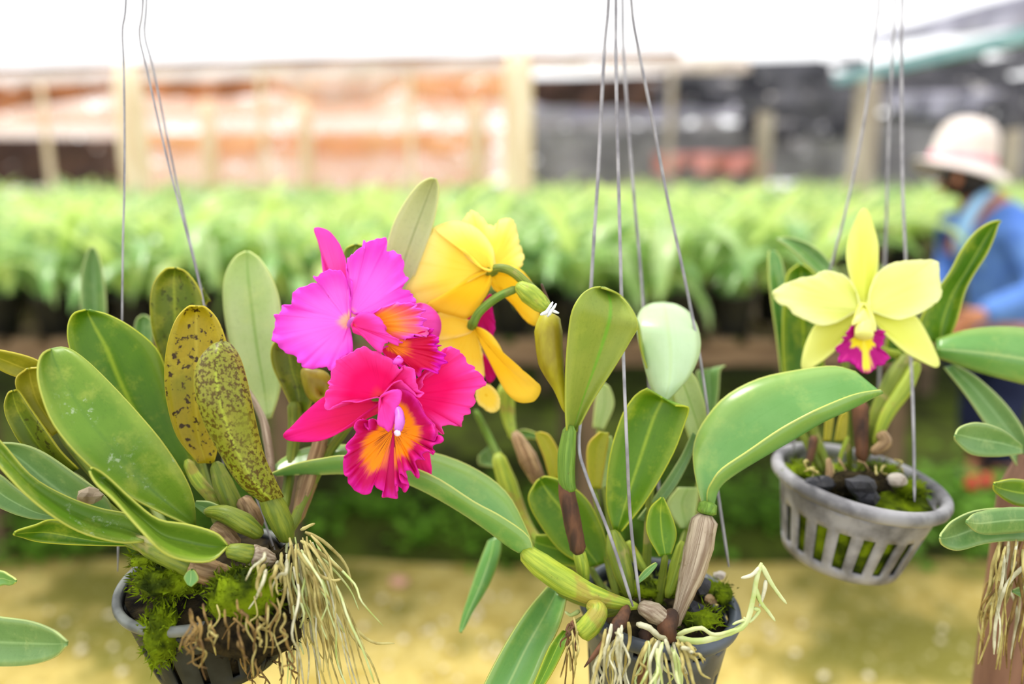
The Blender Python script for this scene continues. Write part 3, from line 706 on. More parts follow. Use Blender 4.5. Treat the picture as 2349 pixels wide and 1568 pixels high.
def hat():
    c0 = P(2205, 376, 3.40); seg = 40
    prof = [(.0, .190), (.04, .188), (.075, .176), (.104, .148), (.118, .10), (.124, .05), (.127, .012), (.132, .0), (.152, -.010), (.176, -.022), (.192, -.034)]
    V = []; F = []
    for k, (r, z) in enumerate(prof):
        for s in range(seg):
            a = 6.28318 * s / seg; wv = max(0, r - .13)
            V.append(Vector((r * math.cos(a), r * math.sin(a), z + wv * (.45 * math.sin(2 * a + 1.0) + .2 * math.sin(3 * a)))))
    for i in range(len(prof) - 1):
        for s in range(seg): F.append((i * seg + s, (i + 1) * seg + s, (i + 1) * seg + (s + 1) % seg, i * seg + (s + 1) % seg))
    rot = Matrix.Rotation(R(9), 3, 'Y')
    o = mobj('hat', [rot @ v for v in V], F, M['hat'], pr, local=True, solid=.004, label='cream cloth sun hat'); o.location = c0 - org(pr)
    V = []; F = []
    for r, z in ((.1315, .006), (.1310, .022), (.1290, .038)):
        for s in range(seg): a = 6.28318 * s / seg; V.append(rot @ Vector((r * math.cos(a), r * math.sin(a), z)))
    for i in range(2):
        for s in range(seg): F.append((i * seg + s, (i + 1) * seg + s, (i + 1) * seg + (s + 1) % seg, i * seg + (s + 1) % seg))
    mobj('hat_band', V, F, M['band'], o, local=True, solid=.003, label='pink ribbon band')
hat()
# ================================================================== the hanging orchids
random.seed(21)
def pot(parent, cx, cy, d, rpx, h, rb, tilt, roll, mat, rimmat, fillmat, seg=72, slots=True, rimw=.10, fill=.22, yaw=0.0, toph=True, narrow=False):
    c0 = P(cx, cy, d); r = pm(rpx, d); rot = Matrix.Rotation(R(roll), 3, 'Y') @ Matrix.Rotation(R(tilt), 3, 'X') @ Matrix.Rotation(R(yaw), 3, 'Z')
    zs = [0, .04, .10, .15, .20, .26, .32, .40, .5, .6, .7, .8, .88, .94, 1.0]
    V = []; F = []
    for z in zs:
        rr = r * (.93 + (rb - .93) * z)
        for k in range(seg): a = 6.28318 * k / seg; V.append(c0 + rot @ Vector((rr * math.cos(a), rr * math.sin(a), -z * h)))
    for i in range(len(zs) - 1):
        zm = (zs[i] + zs[i + 1]) / 2
        for k in range(seg):
            q = k % 4
            if slots and .36 < zm < .90 and q in ((1,) if narrow else (1, 2)): continue
            if slots and toph and .10 < zm < .17 and (k + 2) % 4 in (1, 2): continue
            F.append((i * seg + k, i * seg + (k + 1) % seg, (i + 1) * seg + (k + 1) % seg, (i + 1) * seg + k))
    F.append(tuple((len(zs) - 1) * seg + k for k in range(seg)))
    o = mobj('pot', V, F, M[mat], parent, solid=.003)
    # rim: rounded collar
    V = []; F = []; prof = []
    t_ = r * rimw
    for k in range(10): a = 6.28318 * k / 10; prof.append((r * .96 + t_ * .62 * math.cos(a), -t_ * .35 + t_ * .75 * math.sin(a)))
    for rr, z in prof:
        for k in range(seg): a = 6.28318 * k / seg; V.append(c0 + rot @ Vector((rr * math.cos(a), rr * math.sin(a), z)))
    for i in range(10):
        for k in range(seg): F.append((i * seg + k, ((i + 1) % 10) * seg + k, ((i + 1) % 10) * seg + (k + 1) % seg, i * seg + (k + 1) % seg))
    mobj('rim', V, F, M[rimmat], o)
    # growing medium filling the pot
    V = []; F = []; lv = [1.0, .8, .6, .4, fill, fill - .02, fill - .05, fill - .06]
    for i, z in enumerate(lv):
        rr = r * (.905 + (rb - .93) * z) * (.965, .97, .97, .97, .97, .72, .4, .05)[i]
        for k in range(seg):
            a = 6.28318 * k / seg; nz = mnoise.noise(Vector((math.cos(a) * rr * 60, math.sin(a) * rr * 60, z * 8 + cx)))
            V.append(c0 + rot @ Vector((rr * math.cos(a) * (1 + .02 * nz), rr * math.sin(a) * (1 + .02 * nz), -z * h + (.006 * nz if i > 3 else 0))))
    for i in range(len(lv) - 1):
        for k in range(seg): F.append((i * seg + k, i * seg + (k + 1) % seg, (i + 1) * seg + (k + 1) % seg, (i + 1) * seg + k))
    F.append(tuple((len(lv) - 1) * seg + k for k in range(seg)))
    mobj('growing_medium', V, F, M[fillmat], parent)
    return c0, r, rot
def tuft(parent, mat, cx, cy, d, rx, ry, name='moss', n=260, seed=0, dep=.02, ln=.008):
    """moss: many tiny upright blades on a lumpy cushion"""
    rnd = random.Random(seed); V = []; F = []
    c0 = P(cx, cy, d)
    nu, nv = 16, 9; b0 = 0
    for j in range(nv):
        th = math.pi * j / (nv - 1)
        for i in range(nu):
            a = 6.28318 * i / nu; v = Vector((math.sin(th) * math.cos(a), math.sin(th) * math.sin(a), math.cos(th)))
            k = 1 + .28 * mnoise.noise(v * 2.2 + Vector((seed, 0, 0)))
            V.append(c0 + RGT * v.x * pm(rx, d) * k + UPV * v.z * pm(ry, d) * k + FWD * v.y * dep * k)
    for j in range(nv - 1):
        for i in range(nu): F.append((j * nu + i, j * nu + (i + 1) % nu, (j + 1) * nu + (i + 1) % nu, (j + 1) * nu + i))
    base = list(V)
    for q in range(n):
        p = base[rnd.randrange(nu, len(base) - nu)]; nr = (p - c0).normalized()
        p = p + Vector((rnd.gauss(0, 1), rnd.gauss(0, 1), rnd.gauss(0, 1))) * .0025
        t_ = (nr + Vector((rnd.gauss(0, .6), rnd.gauss(0, .6), rnd.gauss(.3, .6)))).normalized(); s = t_.orthogonal().normalized() * .0011
        L = ln * rnd.uniform(.5, 1.2); k = len(V); V += [p - s, p + s, p + t_ * L]; F.append((k, k + 1, k + 2))
    o = mobj(name, V, F, M[mat], parent, smooth=True); o['kind'] = 'stuff'; return o
def lump(parent, mat, px, py, d, rx, ry, name, seed=0, rz=None):
    bm = bmesh.new(); bmesh.ops.create_icosphere(bm, subdivisions=2, radius=1)
    a, b = pm(rx, d), pm(ry, d); z = rz or (a + b) / 2
    for v in bm.verts:
        k = 1 + .35 * mnoise.noise(v.co * 1.4 + Vector((seed * 5.1, 0, 0))); v.co = RGT * v.co.x * a * k + UPV * v.co.z * b * k + FWD * v.co.y * z * k
    me = bpy.data.meshes.new(name); bm.to_mesh(me); bm.free(); me.materials.append(M[mat])
    o = bpy.data.objects.new(name, me); COL.objects.link(o); o.parent = parent; o.location = P(px, py, d) - org(parent); return o
def root(parent, mat, pts, w0=9, w1=4, name='root'):
    k = len(pts); return tube(parent, mat, [(p[0], p[1], p[2], w0 + (w1 - w0) * i / (k - 1)) for i, p in enumerate(pts)], name, 6, (k - 1) * 4, lump=.25)
def hroots(parent, mats, n, x0, x1, y0, y1, d, ex, ey, seed, w=(5, 9), spread=1.0):
    """loosely hanging roots that start in a box and fall to about (ex, ey)"""
    rnd = random.Random(seed)
    for i in range(n):
        u = rnd.random(); sx = x0 + (x1 - x0) * u; sy = rnd.uniform(y0, y1); L = rnd.uniform(.55, 1.0)
        tx = sx + (ex[0] + (ex[1] - ex[0]) * u - sx) * L + rnd.gauss(0, 14) * spread; ty = sy + (rnd.uniform(*ey) - sy) * L
        dd = d + rnd.uniform(-.03, .035); pts = [(sx, sy, dd)]
        for q in range(1, 5):
            f = q / 4; pts.append((sx + (tx - sx) * f ** .8 + rnd.gauss(0, 7) * spread, sy + (ty - sy) * f + rnd.gauss(0, 5), dd + rnd.gauss(0, .008) - .012 * math.sin(f * 3)))
        root(parent, rnd.choice(mats), pts, rnd.uniform(*w), rnd.uniform(2.5, 4.5))
def wire(parent, pts, w=5, d=.8):
    return tube(parent, 'wire', [(p[0], p[1], p[2] if len(p) > 2 else d, w) for p in pts], 'hanger_wire', 6, len(pts) * 5)

# steel rail over the baskets: the wires hang from it (just above the frame)
rail = wtube(None, 'wire', [Vector((-1.2, .80, 1.78)), Vector((0, .80, 1.785)), Vector((1.3, .80, 1.78))], [.011, .011, .011], 'hanging_rail', 10, 12)
tag(rail, 'galvanised steel rail the orchid baskets hang from', 'rail')
RAILZ = 1.78
def torail(px, py, d):
    """continue a wire from the top of the frame up to the rail"""
    p = P(px, py, d); return p
# ---------------------------------------------------------------- left orchid with the magenta flowers
LO = empty('hanging_orchid', P(500, 1470, .74), 'large hanging orchid with magenta flowers in a mossy black pot at the left', 'orchid', 'orchids hanging in wired pots')
pot(LO, 476, 1318, .75, 200, .082, .74, 6, -4, 'pot_black', 'pot_rim', 'soil', seg=64, slots=True, fill=.02, rimw=.085, narrow=True)
leaf(LO, 'leaf', [(440, 1207, 449, 1205), (350, 1166, 446, 1150), (268, 1120, 424, 1092), (182, 1046, 372, 1012), (124, 975, 310, 938), (97, 912, 248, 872), (86, 858, 195, 822), (93, 818, 155, 798), (116, 801, 120, 800)], [(0, .705), (.4, .665), (1, .685)], fold=.012, tilt=.03, mf=.40, label='broad dusty green leaf')
leaf(LO, 'leaf_dark', [(400, 1095, 452, 1085), (330, 1030, 438, 1030), (240, 945, 412, 955), (188, 868, 386, 865), (160, 800, 360, 800), (155, 752, 305, 752), (168, 720, 250, 722), (196, 710, 206, 710)], [(0, .76), (1, .735)], fold=.012, tilt=.02, mf=.42, label='broad green leaf with a yellow midrib')
leaf(LO, 'leaf_spot', [(455, 1062, 490, 1062), (408, 1005, 505, 1000), (386, 940, 515, 930), (377, 870, 522, 860), (382, 795, 521, 795), (402, 735, 500, 735), (430, 704, 472, 705), (448, 702, 454, 703)], [(0, .745), (1, .72)], fold=.008, label='yellowing leaf with dark brown spots')
leaf(LO, 'leaf_speck', [(600, 1150, 650, 1140), (548, 1108, 628, 1095), (500, 1030, 604, 1040), (465, 960, 585, 960), (447, 885, 568, 880), (455, 830, 552, 825), (485, 793, 533, 794), (510, 783, 516, 783)], [(0, .70), (.5, .675), (1, .69)], fold=-.014, tilt=.012, mf=.42, label='olive leaf speckled with brown')
leaf(LO, 'leaf_olive', [(385, 860, 430, 860), (352, 770, 465, 780), (344, 700, 472, 720), (352, 650, 458, 665), (378, 618, 430, 626), (400, 614, 406, 614)], [(0, .80), (1, .78)], fold=.01, mf=.45)
leaf(LO, 'leaf_olive', [(455, 720, 470, 700), (460, 680, 478, 690), (466, 660, 484, 690)], .80, fold=.004)
leaf(LO, 'leaf_pale', [(605, 960, 622, 958), (572, 900, 642, 890), (530, 800, 650, 790), (512, 700, 643, 700), (515, 635, 625, 640), (537, 592, 598, 596), (562, 576, 572, 576)], [(0, .82), (1, .84)], fold=.010, label='large pale green leaf')
leaf(LO, 'leaf_gold', [(110, 880, 118, 850), (30, 862, 85, 826), (-20, 838, 40, 811), (-60, 815, -20, 800), (-85, 800, -80, 798)], [(0, .74), (1, .70)], fold=.006, label='yellow leaf at the left')
leaf(LO, 'leaf_gold', [(120, 1000, 150, 980), (62, 935, 120, 920), (38, 892, 110, 870), (38, 865, 98, 845), (60, 846, 70, 844)], [(0, .74), (1, .72)], fold=.008)
leaf(LO, 'leaf_olive', [(150, 1090, 180, 1075), (60, 1030, 140, 1035), (22, 975, 105, 985), (9, 935, 70, 935), (16, 905, 44, 897), (28, 896, 32, 896)], [(0, .735), (1, .715)], fold=.008)
leaf(LO, 'leaf', [(330, 1242, 325, 1222), (270, 1243, 305, 1182), (190, 1222, 230, 1165), (125, 1186, 150, 1136), (58, 1132, 72, 1090), (0, 1070, 5, 1015), (-50, 1010, -45, 970), (-75, 970, -74, 968)], [(0, .70), (.6, .655), (1, .65)], fold=.012, tilt=.02, label='long arching green leaf')
leaf(LO, 'leaf_blue', [(250, 1195, 262, 1180), (150, 1190, 240, 1138), (60, 1130, 170, 1085), (-10, 1060, 95, 1035), (-40, 1030, 30, 1016), (-60, 1022, -58, 1020)], [(0, .73), (1, .70)], fold=.01)
leaf(LO, 'leaf_blue', [(150, 1192, 140, 1180), (70, 1189, 100, 1160), (0, 1165, 40, 1120), (-50, 1130, -10, 1085), (-75, 1100, -70, 1098)], [(0, .72), (1, .69)], fold=.006)
leaf(LO, 'leaf_dark', [(300, 1252, 300, 1238), (200, 1250, 230, 1224), (100, 1244, 130, 1192), (52, 1233, 80, 1204), (32, 1224, 34, 1220)], [(0, .72), (1, .675)], fold=.008, mf=.45, label='dark green leaf')
leaf(LO, 'leaf', [(522, 1254, 523, 1250), (484, 1286, 495, 1222), (424, 1285, 430, 1202), (372, 1264, 362, 1190), (320, 1212, 304, 1146), (262, 1147, 250, 1096), (222, 1110, 222, 1076), (206, 1080, 209, 1075)], [(0, .68), (.5, .65), (1, .64)], fold=.022, tilt=[(0, .004), (.5, .03), (1, .0)], mf=.5, label='narrow folded leaf curling upward')
leaf(LO, 'leaf_blue', [(500, 1195, 505, 1160), (470, 1180, 480, 1150), (446, 1160, 450, 1148)], .72, fold=.004)
leaf(LO, 'leaf_olive', [(675, 945, 705, 945), (648, 890, 720, 900), (625, 840, 715, 850), (622, 800, 700, 800), (640, 770, 660, 765)], [(0, .80), (1, .79)], fold=.008)
leaf(LO, 'leaf_sage', [(880, 780, 900, 780), (868, 690, 935, 690), (878, 610, 957, 620), (900, 520, 985, 545), (930, 462, 1002, 475), (958, 426, 1006, 432), (980, 411, 1002, 414), (993, 409, 997, 410)], [(0, .80), (1, .78)], fold=.016, mf=[(0, .5), (.6, .62), (1, .7)], label='tall sage green folded leaf behind the flowers')
leaf(LO, 'leaf_dark', [(795, 720, 812, 720), (795, 640, 815, 650), (788, 590, 832, 585), (793, 570, 838, 566), (812, 560, 820, 559)], .79, fold=.004)
leaf(LO, 'leaf_blue', [(200, 800, 232, 800), (186, 720, 243, 720), (186, 640, 238, 640), (196, 590, 228, 592), (210, 567, 214, 567)], 1.0, fold=.014, mf=.6, label='small grey-green leaf standing behind')
leaf(LO, 'leaf_blue', [(318, 830, 345, 830), (308, 770, 350, 775), (312, 735, 348, 735), (326, 722, 332, 722)], .92, fold=.008)
petal(LO, 'sheath', (740, 905), .775, [(692, 848), (720, 846), (752, 858), (765, 900), (750, 925), (715, 918), (698, 890)], 'flower_sheath', ruf=0, bulge=-.006, thick=.002)
# pseudobulbs and husks
for pts, mt, nm in (
    ([(612, 1128, .705, 44), (630, 1165, .71, 58), (648, 1205, .715, 52), (660, 1240, .72, 34)], 'bulb', 'pseudobulb'),
    ([(428, 1055, .755, 22), (452, 1100, .75, 30), (486, 1140, .745, 28), (510, 1180, .745, 18)], 'bulb_lime', 'pseudobulb'),
    ([(494, 1060, .745, 28), (512, 1110, .74, 46), (535, 1160, .74, 46), (552, 1200, .74, 24)], 'bulb', 'pseudobulb'),
    ([(470, 1172, .715, 20), (515, 1178, .71, 42), (560, 1200, .71, 50), (600, 1228, .715, 30)], 'bulb', 'pseudobulb'),
    ([(300, 1232, .70, 20), (345, 1255, .70, 46), (400, 1278, .695, 56), (450, 1300, .695, 60)], 'bulb', 'pseudobulb'),
    ([(436, 1295, .694, 62), (480, 1310, .694, 60), (520, 1318, .70, 42), (552, 1324, .705, 20)], 'husk', 'husk'),
    ([(520, 1262, .68, 30), (550, 1266, .68, 42), (580, 1272, .685, 46)], 'bulb', 'pseudobulb'),
    ([(572, 1270, .684, 50), (600, 1278, .69, 48), (632, 1286, .695, 26)], 'husk_grey', 'husk'),
    ([(488, 1205, .715, 40), (515, 1225, .715, 46), (545, 1255, .715, 34)], 'husk', 'husk'),
    ([(555, 1140, .735, 36), (575, 1175, .735, 44), (596, 1210, .735, 30)], 'husk', 'husk'),
    ([(676, 920, .80, 34), (676, 980, .80, 30), (668, 1060, .79, 26), (650, 1180, .75, 22)], 'bulb', 'stem'),
    ([(565, 890, .81, 14), (598, 950, .80, 16), (612, 1000, .79, 20), (628, 1120, .76, 18)], 'husk_grey', 'stem'),
    ([(730, 930, .79, 20), (735, 1010, .785, 34), (705, 1110, .77, 44), (680, 1200, .75, 26)], 'husk', 'dry_leaf'),
    ([(802, 745, .745, 14), (790, 830, .78, 16), (755, 900, .785, 18), (735, 960, .785, 22)], 'bulb_green', 'flower_stalk'),
    ([(872, 915, .735, 14), (820, 910, .77, 16), (760, 930, .785, 18)], 'bulb_green', 'flower_stalk'),
): tube(LO, mt, pts, nm, 12, lump=.08 if 'husk' in mt else 0)
for a in ([(216, 795, 1.0, 16), (280, 1000, .93, 18), (420, 1300, .78, 20)], [(332, 828, .92, 14), (380, 1050, .86, 16), (450, 1290, .77, 18)],
          [(112, 866, .742, 16), (230, 1060, .745, 18), (380, 1270, .735, 20)], [(135, 992, .742, 18), (240, 1120, .74, 18), (390, 1275, .73, 20)], [(165, 1084, .737, 18), (260, 1170, .735, 20), (400, 1280, .73, 22)],
          [(408, 862, .80, 22), (450, 1030, .785, 24), (510, 1230, .75, 26)], [(256, 1188, .731, 16), (310, 1235, .725, 20), (390, 1285, .72, 24)], [(146, 1187, .721, 12), (250, 1228, .722, 16), (370, 1275, .72, 20)],
          [(300, 1245, .721, 14), (350, 1265, .72, 20), (420, 1300, .715, 24)], [(890, 780, .80, 18), (850, 900, .80, 20), (740, 1060, .78, 24), (660, 1230, .74, 26)]):
    tube(LO, 'bulb', a, 'stem', 8)
lump(LO, 'husk_grey', 205, 1135, .70, 30, 18, 'dry_husk', 4)
tuft(LO, 'moss', 390, 1330, .70, 75, 34, seed=1, n=500)
tuft(LO, 'moss', 560, 1365, .675, 80, 60, seed=2, n=600)
tuft(LO, 'moss', 372, 1452, .685, 36, 66, seed=3, n=420)
tuft(LO, 'moss', 345, 1280, .73, 40, 14, seed=4, n=160)
tuft(LO, 'soil', 575, 1440, .685, 112, 74, 'bark_mass', seed=5, n=200, dep=.03)
tuft(LO, 'soil', 640, 1320, .72, 50, 60, 'bark_mass', seed=6, n=120)
leaf(LO, 'leaf_fresh', [(430, 1340, 440, 1345), (422, 1325, 455, 1330), (428, 1312, 450, 1312), (438, 1306, 442, 1306)], .665, fold=.002, name='seedling_leaf')
hroots(LO, ['root_tan', 'root_tan', 'root_green', 'root_white'], 60, 655, 730, 1225, 1310, .70, (640, 900), (1450, 1720), 11)
hroots(LO, ['root_white', 'root_tan'], 12, 605, 665, 1265, 1310, .665, (565, 680), (1350, 1440), 12, (8, 12))
hroots(LO, ['root_brown', 'root_tan', 'root_brown'], 40, 420, 660, 1350, 1470, .65, (420, 670), (1450, 1600), 13, (4, 8), 1.4)
hroots(LO, ['root_brown'], 9, 560, 680, 1490, 1520, .70, (560, 700), (1580, 1640), 14, (4, 6))
for pts in ([(690, 1240, .70), (730, 1265, .69), (775, 1300, .69), (800, 1325, .70)], [(700, 1220, .72), (740, 1240, .72), (790, 1290, .73), (810, 1350, .73)], [(680, 1260, .68), (720, 1310, .67), (760, 1330, .67), (782, 1328, .67)],
            [(690, 1215, .71), (710, 1205, .71), (722, 1200, .715)], [(760, 1330, .70), (800, 1420, .70), (850, 1470, .70), (905, 1475, .70)], [(640, 1290, .68), (655, 1340, .67), (640, 1400, .665), (610, 1440, .66), (590, 1425, .66)],
            [(600, 1330, .68), (580, 1370, .67), (560, 1390, .665)], [(560, 1300, .69), (600, 1320, .685), (590, 1345, .68), (568, 1360, .675)]): root(LO, 'root_tan', pts, 10, 5)
for pts in ([(292, -260), (289, 0), (281, 70), (284, 160), (286, 380), (282, 560), (280, 745), (276, 1000), (270, 1310)], ):
    wire(LO, [(p[0], p[1], .80 - .03 * max(0, p[1]) / 1300) for p in pts])
wire(LO, [(330, -260, .80), (328, 0, .80), (320, 80, .80), (337, 160, .80), (385, 370, .80), (435, 560, .79), (464, 680, .79), (520, 940, .785), (640, 1290, .76)])
wire(LO, [(338, -260, .83), (336, 0, .83), (332, 80, .83), (352, 160, .83), (395, 370, .83), (428, 520, .83), (456, 640, .83), (500, 860, .83), (520, 1230, .84)])
# ---- upper magenta flower
fl = tube(LO, 'column_violet', [(800, 748, .742, 12), (806, 738, .735, 16), (812, 730, .728, 12)], 'flower', 10, label='upper pink-violet orchid flower with orange throat')
petal(fl, 'petal_rose', (802, 735), .748, z3((725, 720), (660, 600), (570, 500), (545, 420, 4), (535, 330, 8), (512, 220, 6), (484, 140, -2), (500, 124, -2), (545, 130, 0), (600, 160, 4), (655, 230, 6), (690, 310, 6), (706, 390, 4), (716, 480), (740, 600)), 'sepal', ruf=.001, kf=3, bulge=.004, seed=1)
petal(fl, 'petal_rose', (840, 740), .755, z3((1150, 660), (1200, 652), (1240, 650, 14), (1295, 680, 16), (1345, 735, 16), (1362, 800, 16), (1350, 870, 16), (1320, 900, 16), (1240, 890, 14), (1170, 800, 8)), 'sepal', ruf=.0005, bulge=-.012, seed=2)
petal(fl, 'petal_violet', (800, 733), .738, z3((742, 700), (735, 640), (750, 560), (735, 480), (708, 410, -3), (720, 340, -5), (765, 295, -6), (835, 262, -4), (825, 228, -4), (870, 215, 0), (925, 204, 2), (988, 206, 4), (985, 280, 2), (1055, 298, 0), (1090, 350, -3), (1105, 420, -6), (1126, 485, -8), (1095, 535, -8), (1140, 568, -10), (1182, 602, -12), (1172, 652, -12), (1050, 655, -10), (950, 685, -8), (890, 720, -5), (800, 720, -2)), 'petal', ruf=.0026, kf=7, jag=9, bulge=.006, seed=3)
petal(fl, 'petal_violet', (800, 738), .738, z3((735, 740), (735, 640), (728, 560), (700, 470, -3), (650, 425, -4), (600, 418, -4), (550, 438, -2), (488, 470, 0), (512, 512, 2), (440, 520, 0), (370, 558, 0), (335, 600, 0), (328, 655, 0), (262, 670, 0), (250, 722, -2), (200, 730, -2), (204, 780, -4), (190, 850, -6), (202, 910, -8), (260, 970, -8), (330, 1012, -8), (383, 1048, -8), (400, 1092, -8), (480, 1103, -9), (570, 1086, -9), (612, 1112, -8), (652, 1050, -6), (700, 1010, -5), (746, 985, -4), (742, 880, -2), (728, 830)), 'petal', ruf=.0026, kf=9, jag=9, bulge=.008, seed=4)
petal(fl, 'lip_orange', (835, 745), .728, z3((800, 720), (890, 712), (950, 680, -6), (1050, 648, -10), (1130, 645, -12), (1180, 660, -12), (1195, 680, -14), (1245, 700, -14), (1215, 735, -15), (1248, 760, -16), (1230, 800, -16), (1275, 830, -16), (1250, 880, -16), (1200, 870, -14), (1130, 900, -10), (1070, 925, -8), (1010, 870, -6), (970, 800, -4), (880, 740, 0)), 'lip', ruf=.0018, kf=8, jag=10, bulge=.003, seed=5)
petal(fl, 'lip_up', (890, 790), .722, z3((960, 990, 0), (945, 975), (985, 950, 0), (1060, 925, 0), (1130, 890, -2), (1220, 880, -6), (1262, 850, -8), (1275, 828, -9), (1310, 840, -10), (1300, 870, -10), (1352, 890, -10), (1330, 930, -10), (1352, 945, -10), (1330, 970, -10), (1390, 1000, -10), (1375, 1030, -10), (1398, 1060, -9), (1360, 1090, -9), (1350, 1130, -8), (1262, 1112, -6), (1212, 1162, -4), (1180, 1115, -3), (1150, 1095, -3), (1130, 1088), (1060, 1080), (1080, 1050), (1040, 1040), (985, 1035)), 'lip', ruf=.0022, kf=10, jag=12, bulge=.002, seed=6)
petal(fl, 'lip_fold', (806, 745), .726, z3((752, 835), (750, 790), (770, 750), (805, 718, -2), (860, 713, -5), (930, 748, -8), (975, 800, -10), (985, 850, -11), (1020, 880, -12), (1070, 902, -12), (1065, 940, -12), (1010, 918, -12), (965, 938, -13), (950, 990, -13), (920, 975, -12), (900, 950, -10), (870, 900, -7), (820, 872, -4), (765, 856, -1)), 'lip_lobe', ruf=.0012, kf=6, jag=5, bulge=-.004, seed=7)
petal(fl, 'petal_violet', (915, 815), .712, z3((1030, 1055), (1060, 1022, -2), (1095, 1035, -2), (1095, 1058, 0), (1060, 1070, 0), (1035, 1068)), 'lip_curl', ruf=.0005, rings=5, bulge=-.002, seed=8)
# ---- lower magenta flower
fl = tube(LO, 'column_violet', [(905, 930, .70, 14), (915, 945, .692, 20), (917, 968, .685, 24), (912, 990, .682, 18)], 'flower', 12, label='lower hot pink orchid flower with orange ruffled lip')
tube(fl, 'column_cap', [(907, 988, .680, 10), (912, 993, .679, 16), (918, 991, .680, 10)], 'anther_cap', 8)
petal(fl, 'petal_red', (900, 930), .742, [(874, 905), (820, 918), (780, 920), (748, 908), (705, 940, -4), (668, 978, -8), (651, 994, -10), (652, 1004, -10), (668, 1011, -10), (715, 1013, -8), (757, 1002, -6), (796, 978, -4), (833, 950, -2), (868, 924)], 'sepal', ruf=.0008, kf=3, bulge=.004, seed=11)
petal(fl, 'petal_red', (935, 985), .745, z7((830, 1140), (900, 1050), (965, 1050), (985, 1150), (992, 1260, -3), (978, 1338, -4), (920, 1312, -3), (860, 1275)), 'sepal', ruf=.0006, kf=3, seed=12)
petal(fl, 'petal_hot', (925, 905), .725, z7((840, 540), (870, 580), (900, 640), (955, 740), (1020, 800), (1030, 892, 0), (1065, 875, 0), (1108, 885, 0), (1098, 800, 2), (1200, 800, 4), (1272, 812, 5), (1275, 745, 6), (1350, 690, 8), (1360, 640, 8), (1400, 600, 8), (1405, 480, 8), (1490, 430, 7), (1500, 385, 7), (1420, 300, 5), (1380, 255, 5), (1300, 170, 3), (1270, 120, 2), (1210, 90, 0), (1168, 58, -2), (1100, 90, -2), (1080, 180, -2), (1060, 280), (990, 290), (930, 330), (900, 440), (850, 500)), 'petal', ruf=.0022, kf=9, jag=8, bulge=.004, seed=13)
petal(fl, 'petal_hot', (873, 906), .722, z3((945, 1295), (1040, 1195, -2), (1100, 1200, -6), (1180, 1282, -12), (1212, 1298, -13), (1240, 1268, -13), (1192, 1245, -13), (1185, 1165, -12), (1150, 1092, -10), (1100, 1085, -8), (1080, 1112, -8), (1025, 1040, -6), (940, 1000, -6), (880, 970, -6), (800, 953, -6), (740, 985, -8), (680, 1010, -10), (640, 1060, -11), (618, 1120, -12), (580, 1188, -13), (592, 1232, -13), (565, 1262, -14), (558, 1322, -14), (578, 1386, -14), (640, 1352, -12), (700, 1326, -9), (780, 1332, -6), (860, 1312, -3), (920, 1298)), 'petal', ruf=.002, kf=9, jag=7, bulge=.010, seed=14)
petal(fl, 'lip_low', (903, 985), .712, z7((520, 560, 6), (580, 490, 10), (640, 465, 10), (720, 470, 6), (830, 530, 0), (900, 625, -4), (955, 750, -8), (1012, 800, -10), (1026, 885, -12), (1005, 950, -13), (1042, 908, -14), (1095, 910, -14), (1092, 970, -14), (1020, 992, -14), (1008, 1035, -14), (1034, 1062, -14), (1008, 1082, -14), (960, 1048, -14), (905, 1090, -14), (930, 1138, -14), (885, 1132, -14), (835, 1155, -14), (872, 1262, -14), (848, 1292, -14), (800, 1240, -14), (742, 1240, -13), (756, 1302, -13), (692, 1268, -12), (702, 1340, -12), (778, 1382, -12), (738, 1432, -12), (698, 1390, -12), (645, 1370, -12), (672, 1418, -12), (650, 1452, -12), (666, 1500, -12), (580, 1490, -12), (524, 1496, -12), (532, 1420, -12), (462, 1392, -13), (432, 1378, -13), (405, 1452, -14), (340, 1466, -15), (270, 1430, -16), (240, 1372, -16), (200, 1340, -17), (190, 1290, -18), (158, 1268, -18), (148, 1160, -18), (162, 1108, -18), (200, 1070, -18), (183, 1010, -18), (240, 930, -17), (272, 870, -16), (264, 820, -16), (300, 758, -15), (342, 750, -14), (368, 830, -12), (390, 842, -12), (402, 752, -11), (442, 745, -9), (500, 790, -6), (520, 700, 0)), 'lip', rings=14, per=420, ruf=.0028, kf=15, jag=6, bulge=.006, seed=15, rp=4)
petal(fl, 'lip_fold', (874, 912), .705, z7((496, 570), (520, 520), (580, 488, -2), (640, 470, -3), (698, 478, -4), (704, 560, -8), (662, 640, -12), (655, 720, -14), (625, 820, -16), (588, 866, -18), (545, 832, -17), (482, 792, -14), (490, 690, -8)), 'lip_lobe', ruf=.0006, kf=4, jag=3, bulge=-.006, seed=16)
# ---------------------------------------------------------------- middle orchid with the yellow flowers
CO = empty('hanging_orchid', P(1515, 1560, .76), 'hanging orchid with yellow flowers and trailing white roots in a slate pot, in the middle', 'orchid', 'orchids hanging in wired pots')
pot(CO, 1512, 1378, .775, 178, .125, .74, 4, 3, 'pot_slate', 'pot_slate', 'soil', seg=64, fill=.14, rimw=.13, narrow=True)
leaf3(CO, 'leaf_fresh', [(1224, 1254, 1190, 1266, 1224, 1264), (1206, 1208, 1166, 1252, 1210, 1226), (1165, 1132, 1110, 1210, 1148, 1182), (1100, 1080, 1050, 1168, 1088, 1150), (1010, 1042, 975, 1127, 1000, 1094), (900, 1024, 900, 1098, 905, 1058), (800, 1020, 796, 1086, 798, 1044), (715, 1024, 735, 1087, 735, 1051), (650, 1050, 676, 1088, 674, 1064), (616, 1085, 620, 1092, 617, 1087)], [(0, (.74, .735, .73)), (.4, (.79, .75, .725)), (.8, (.80, .77, .75)), (1, (.775, .77, .765))], label='long green leaf arching left below the magenta flower')
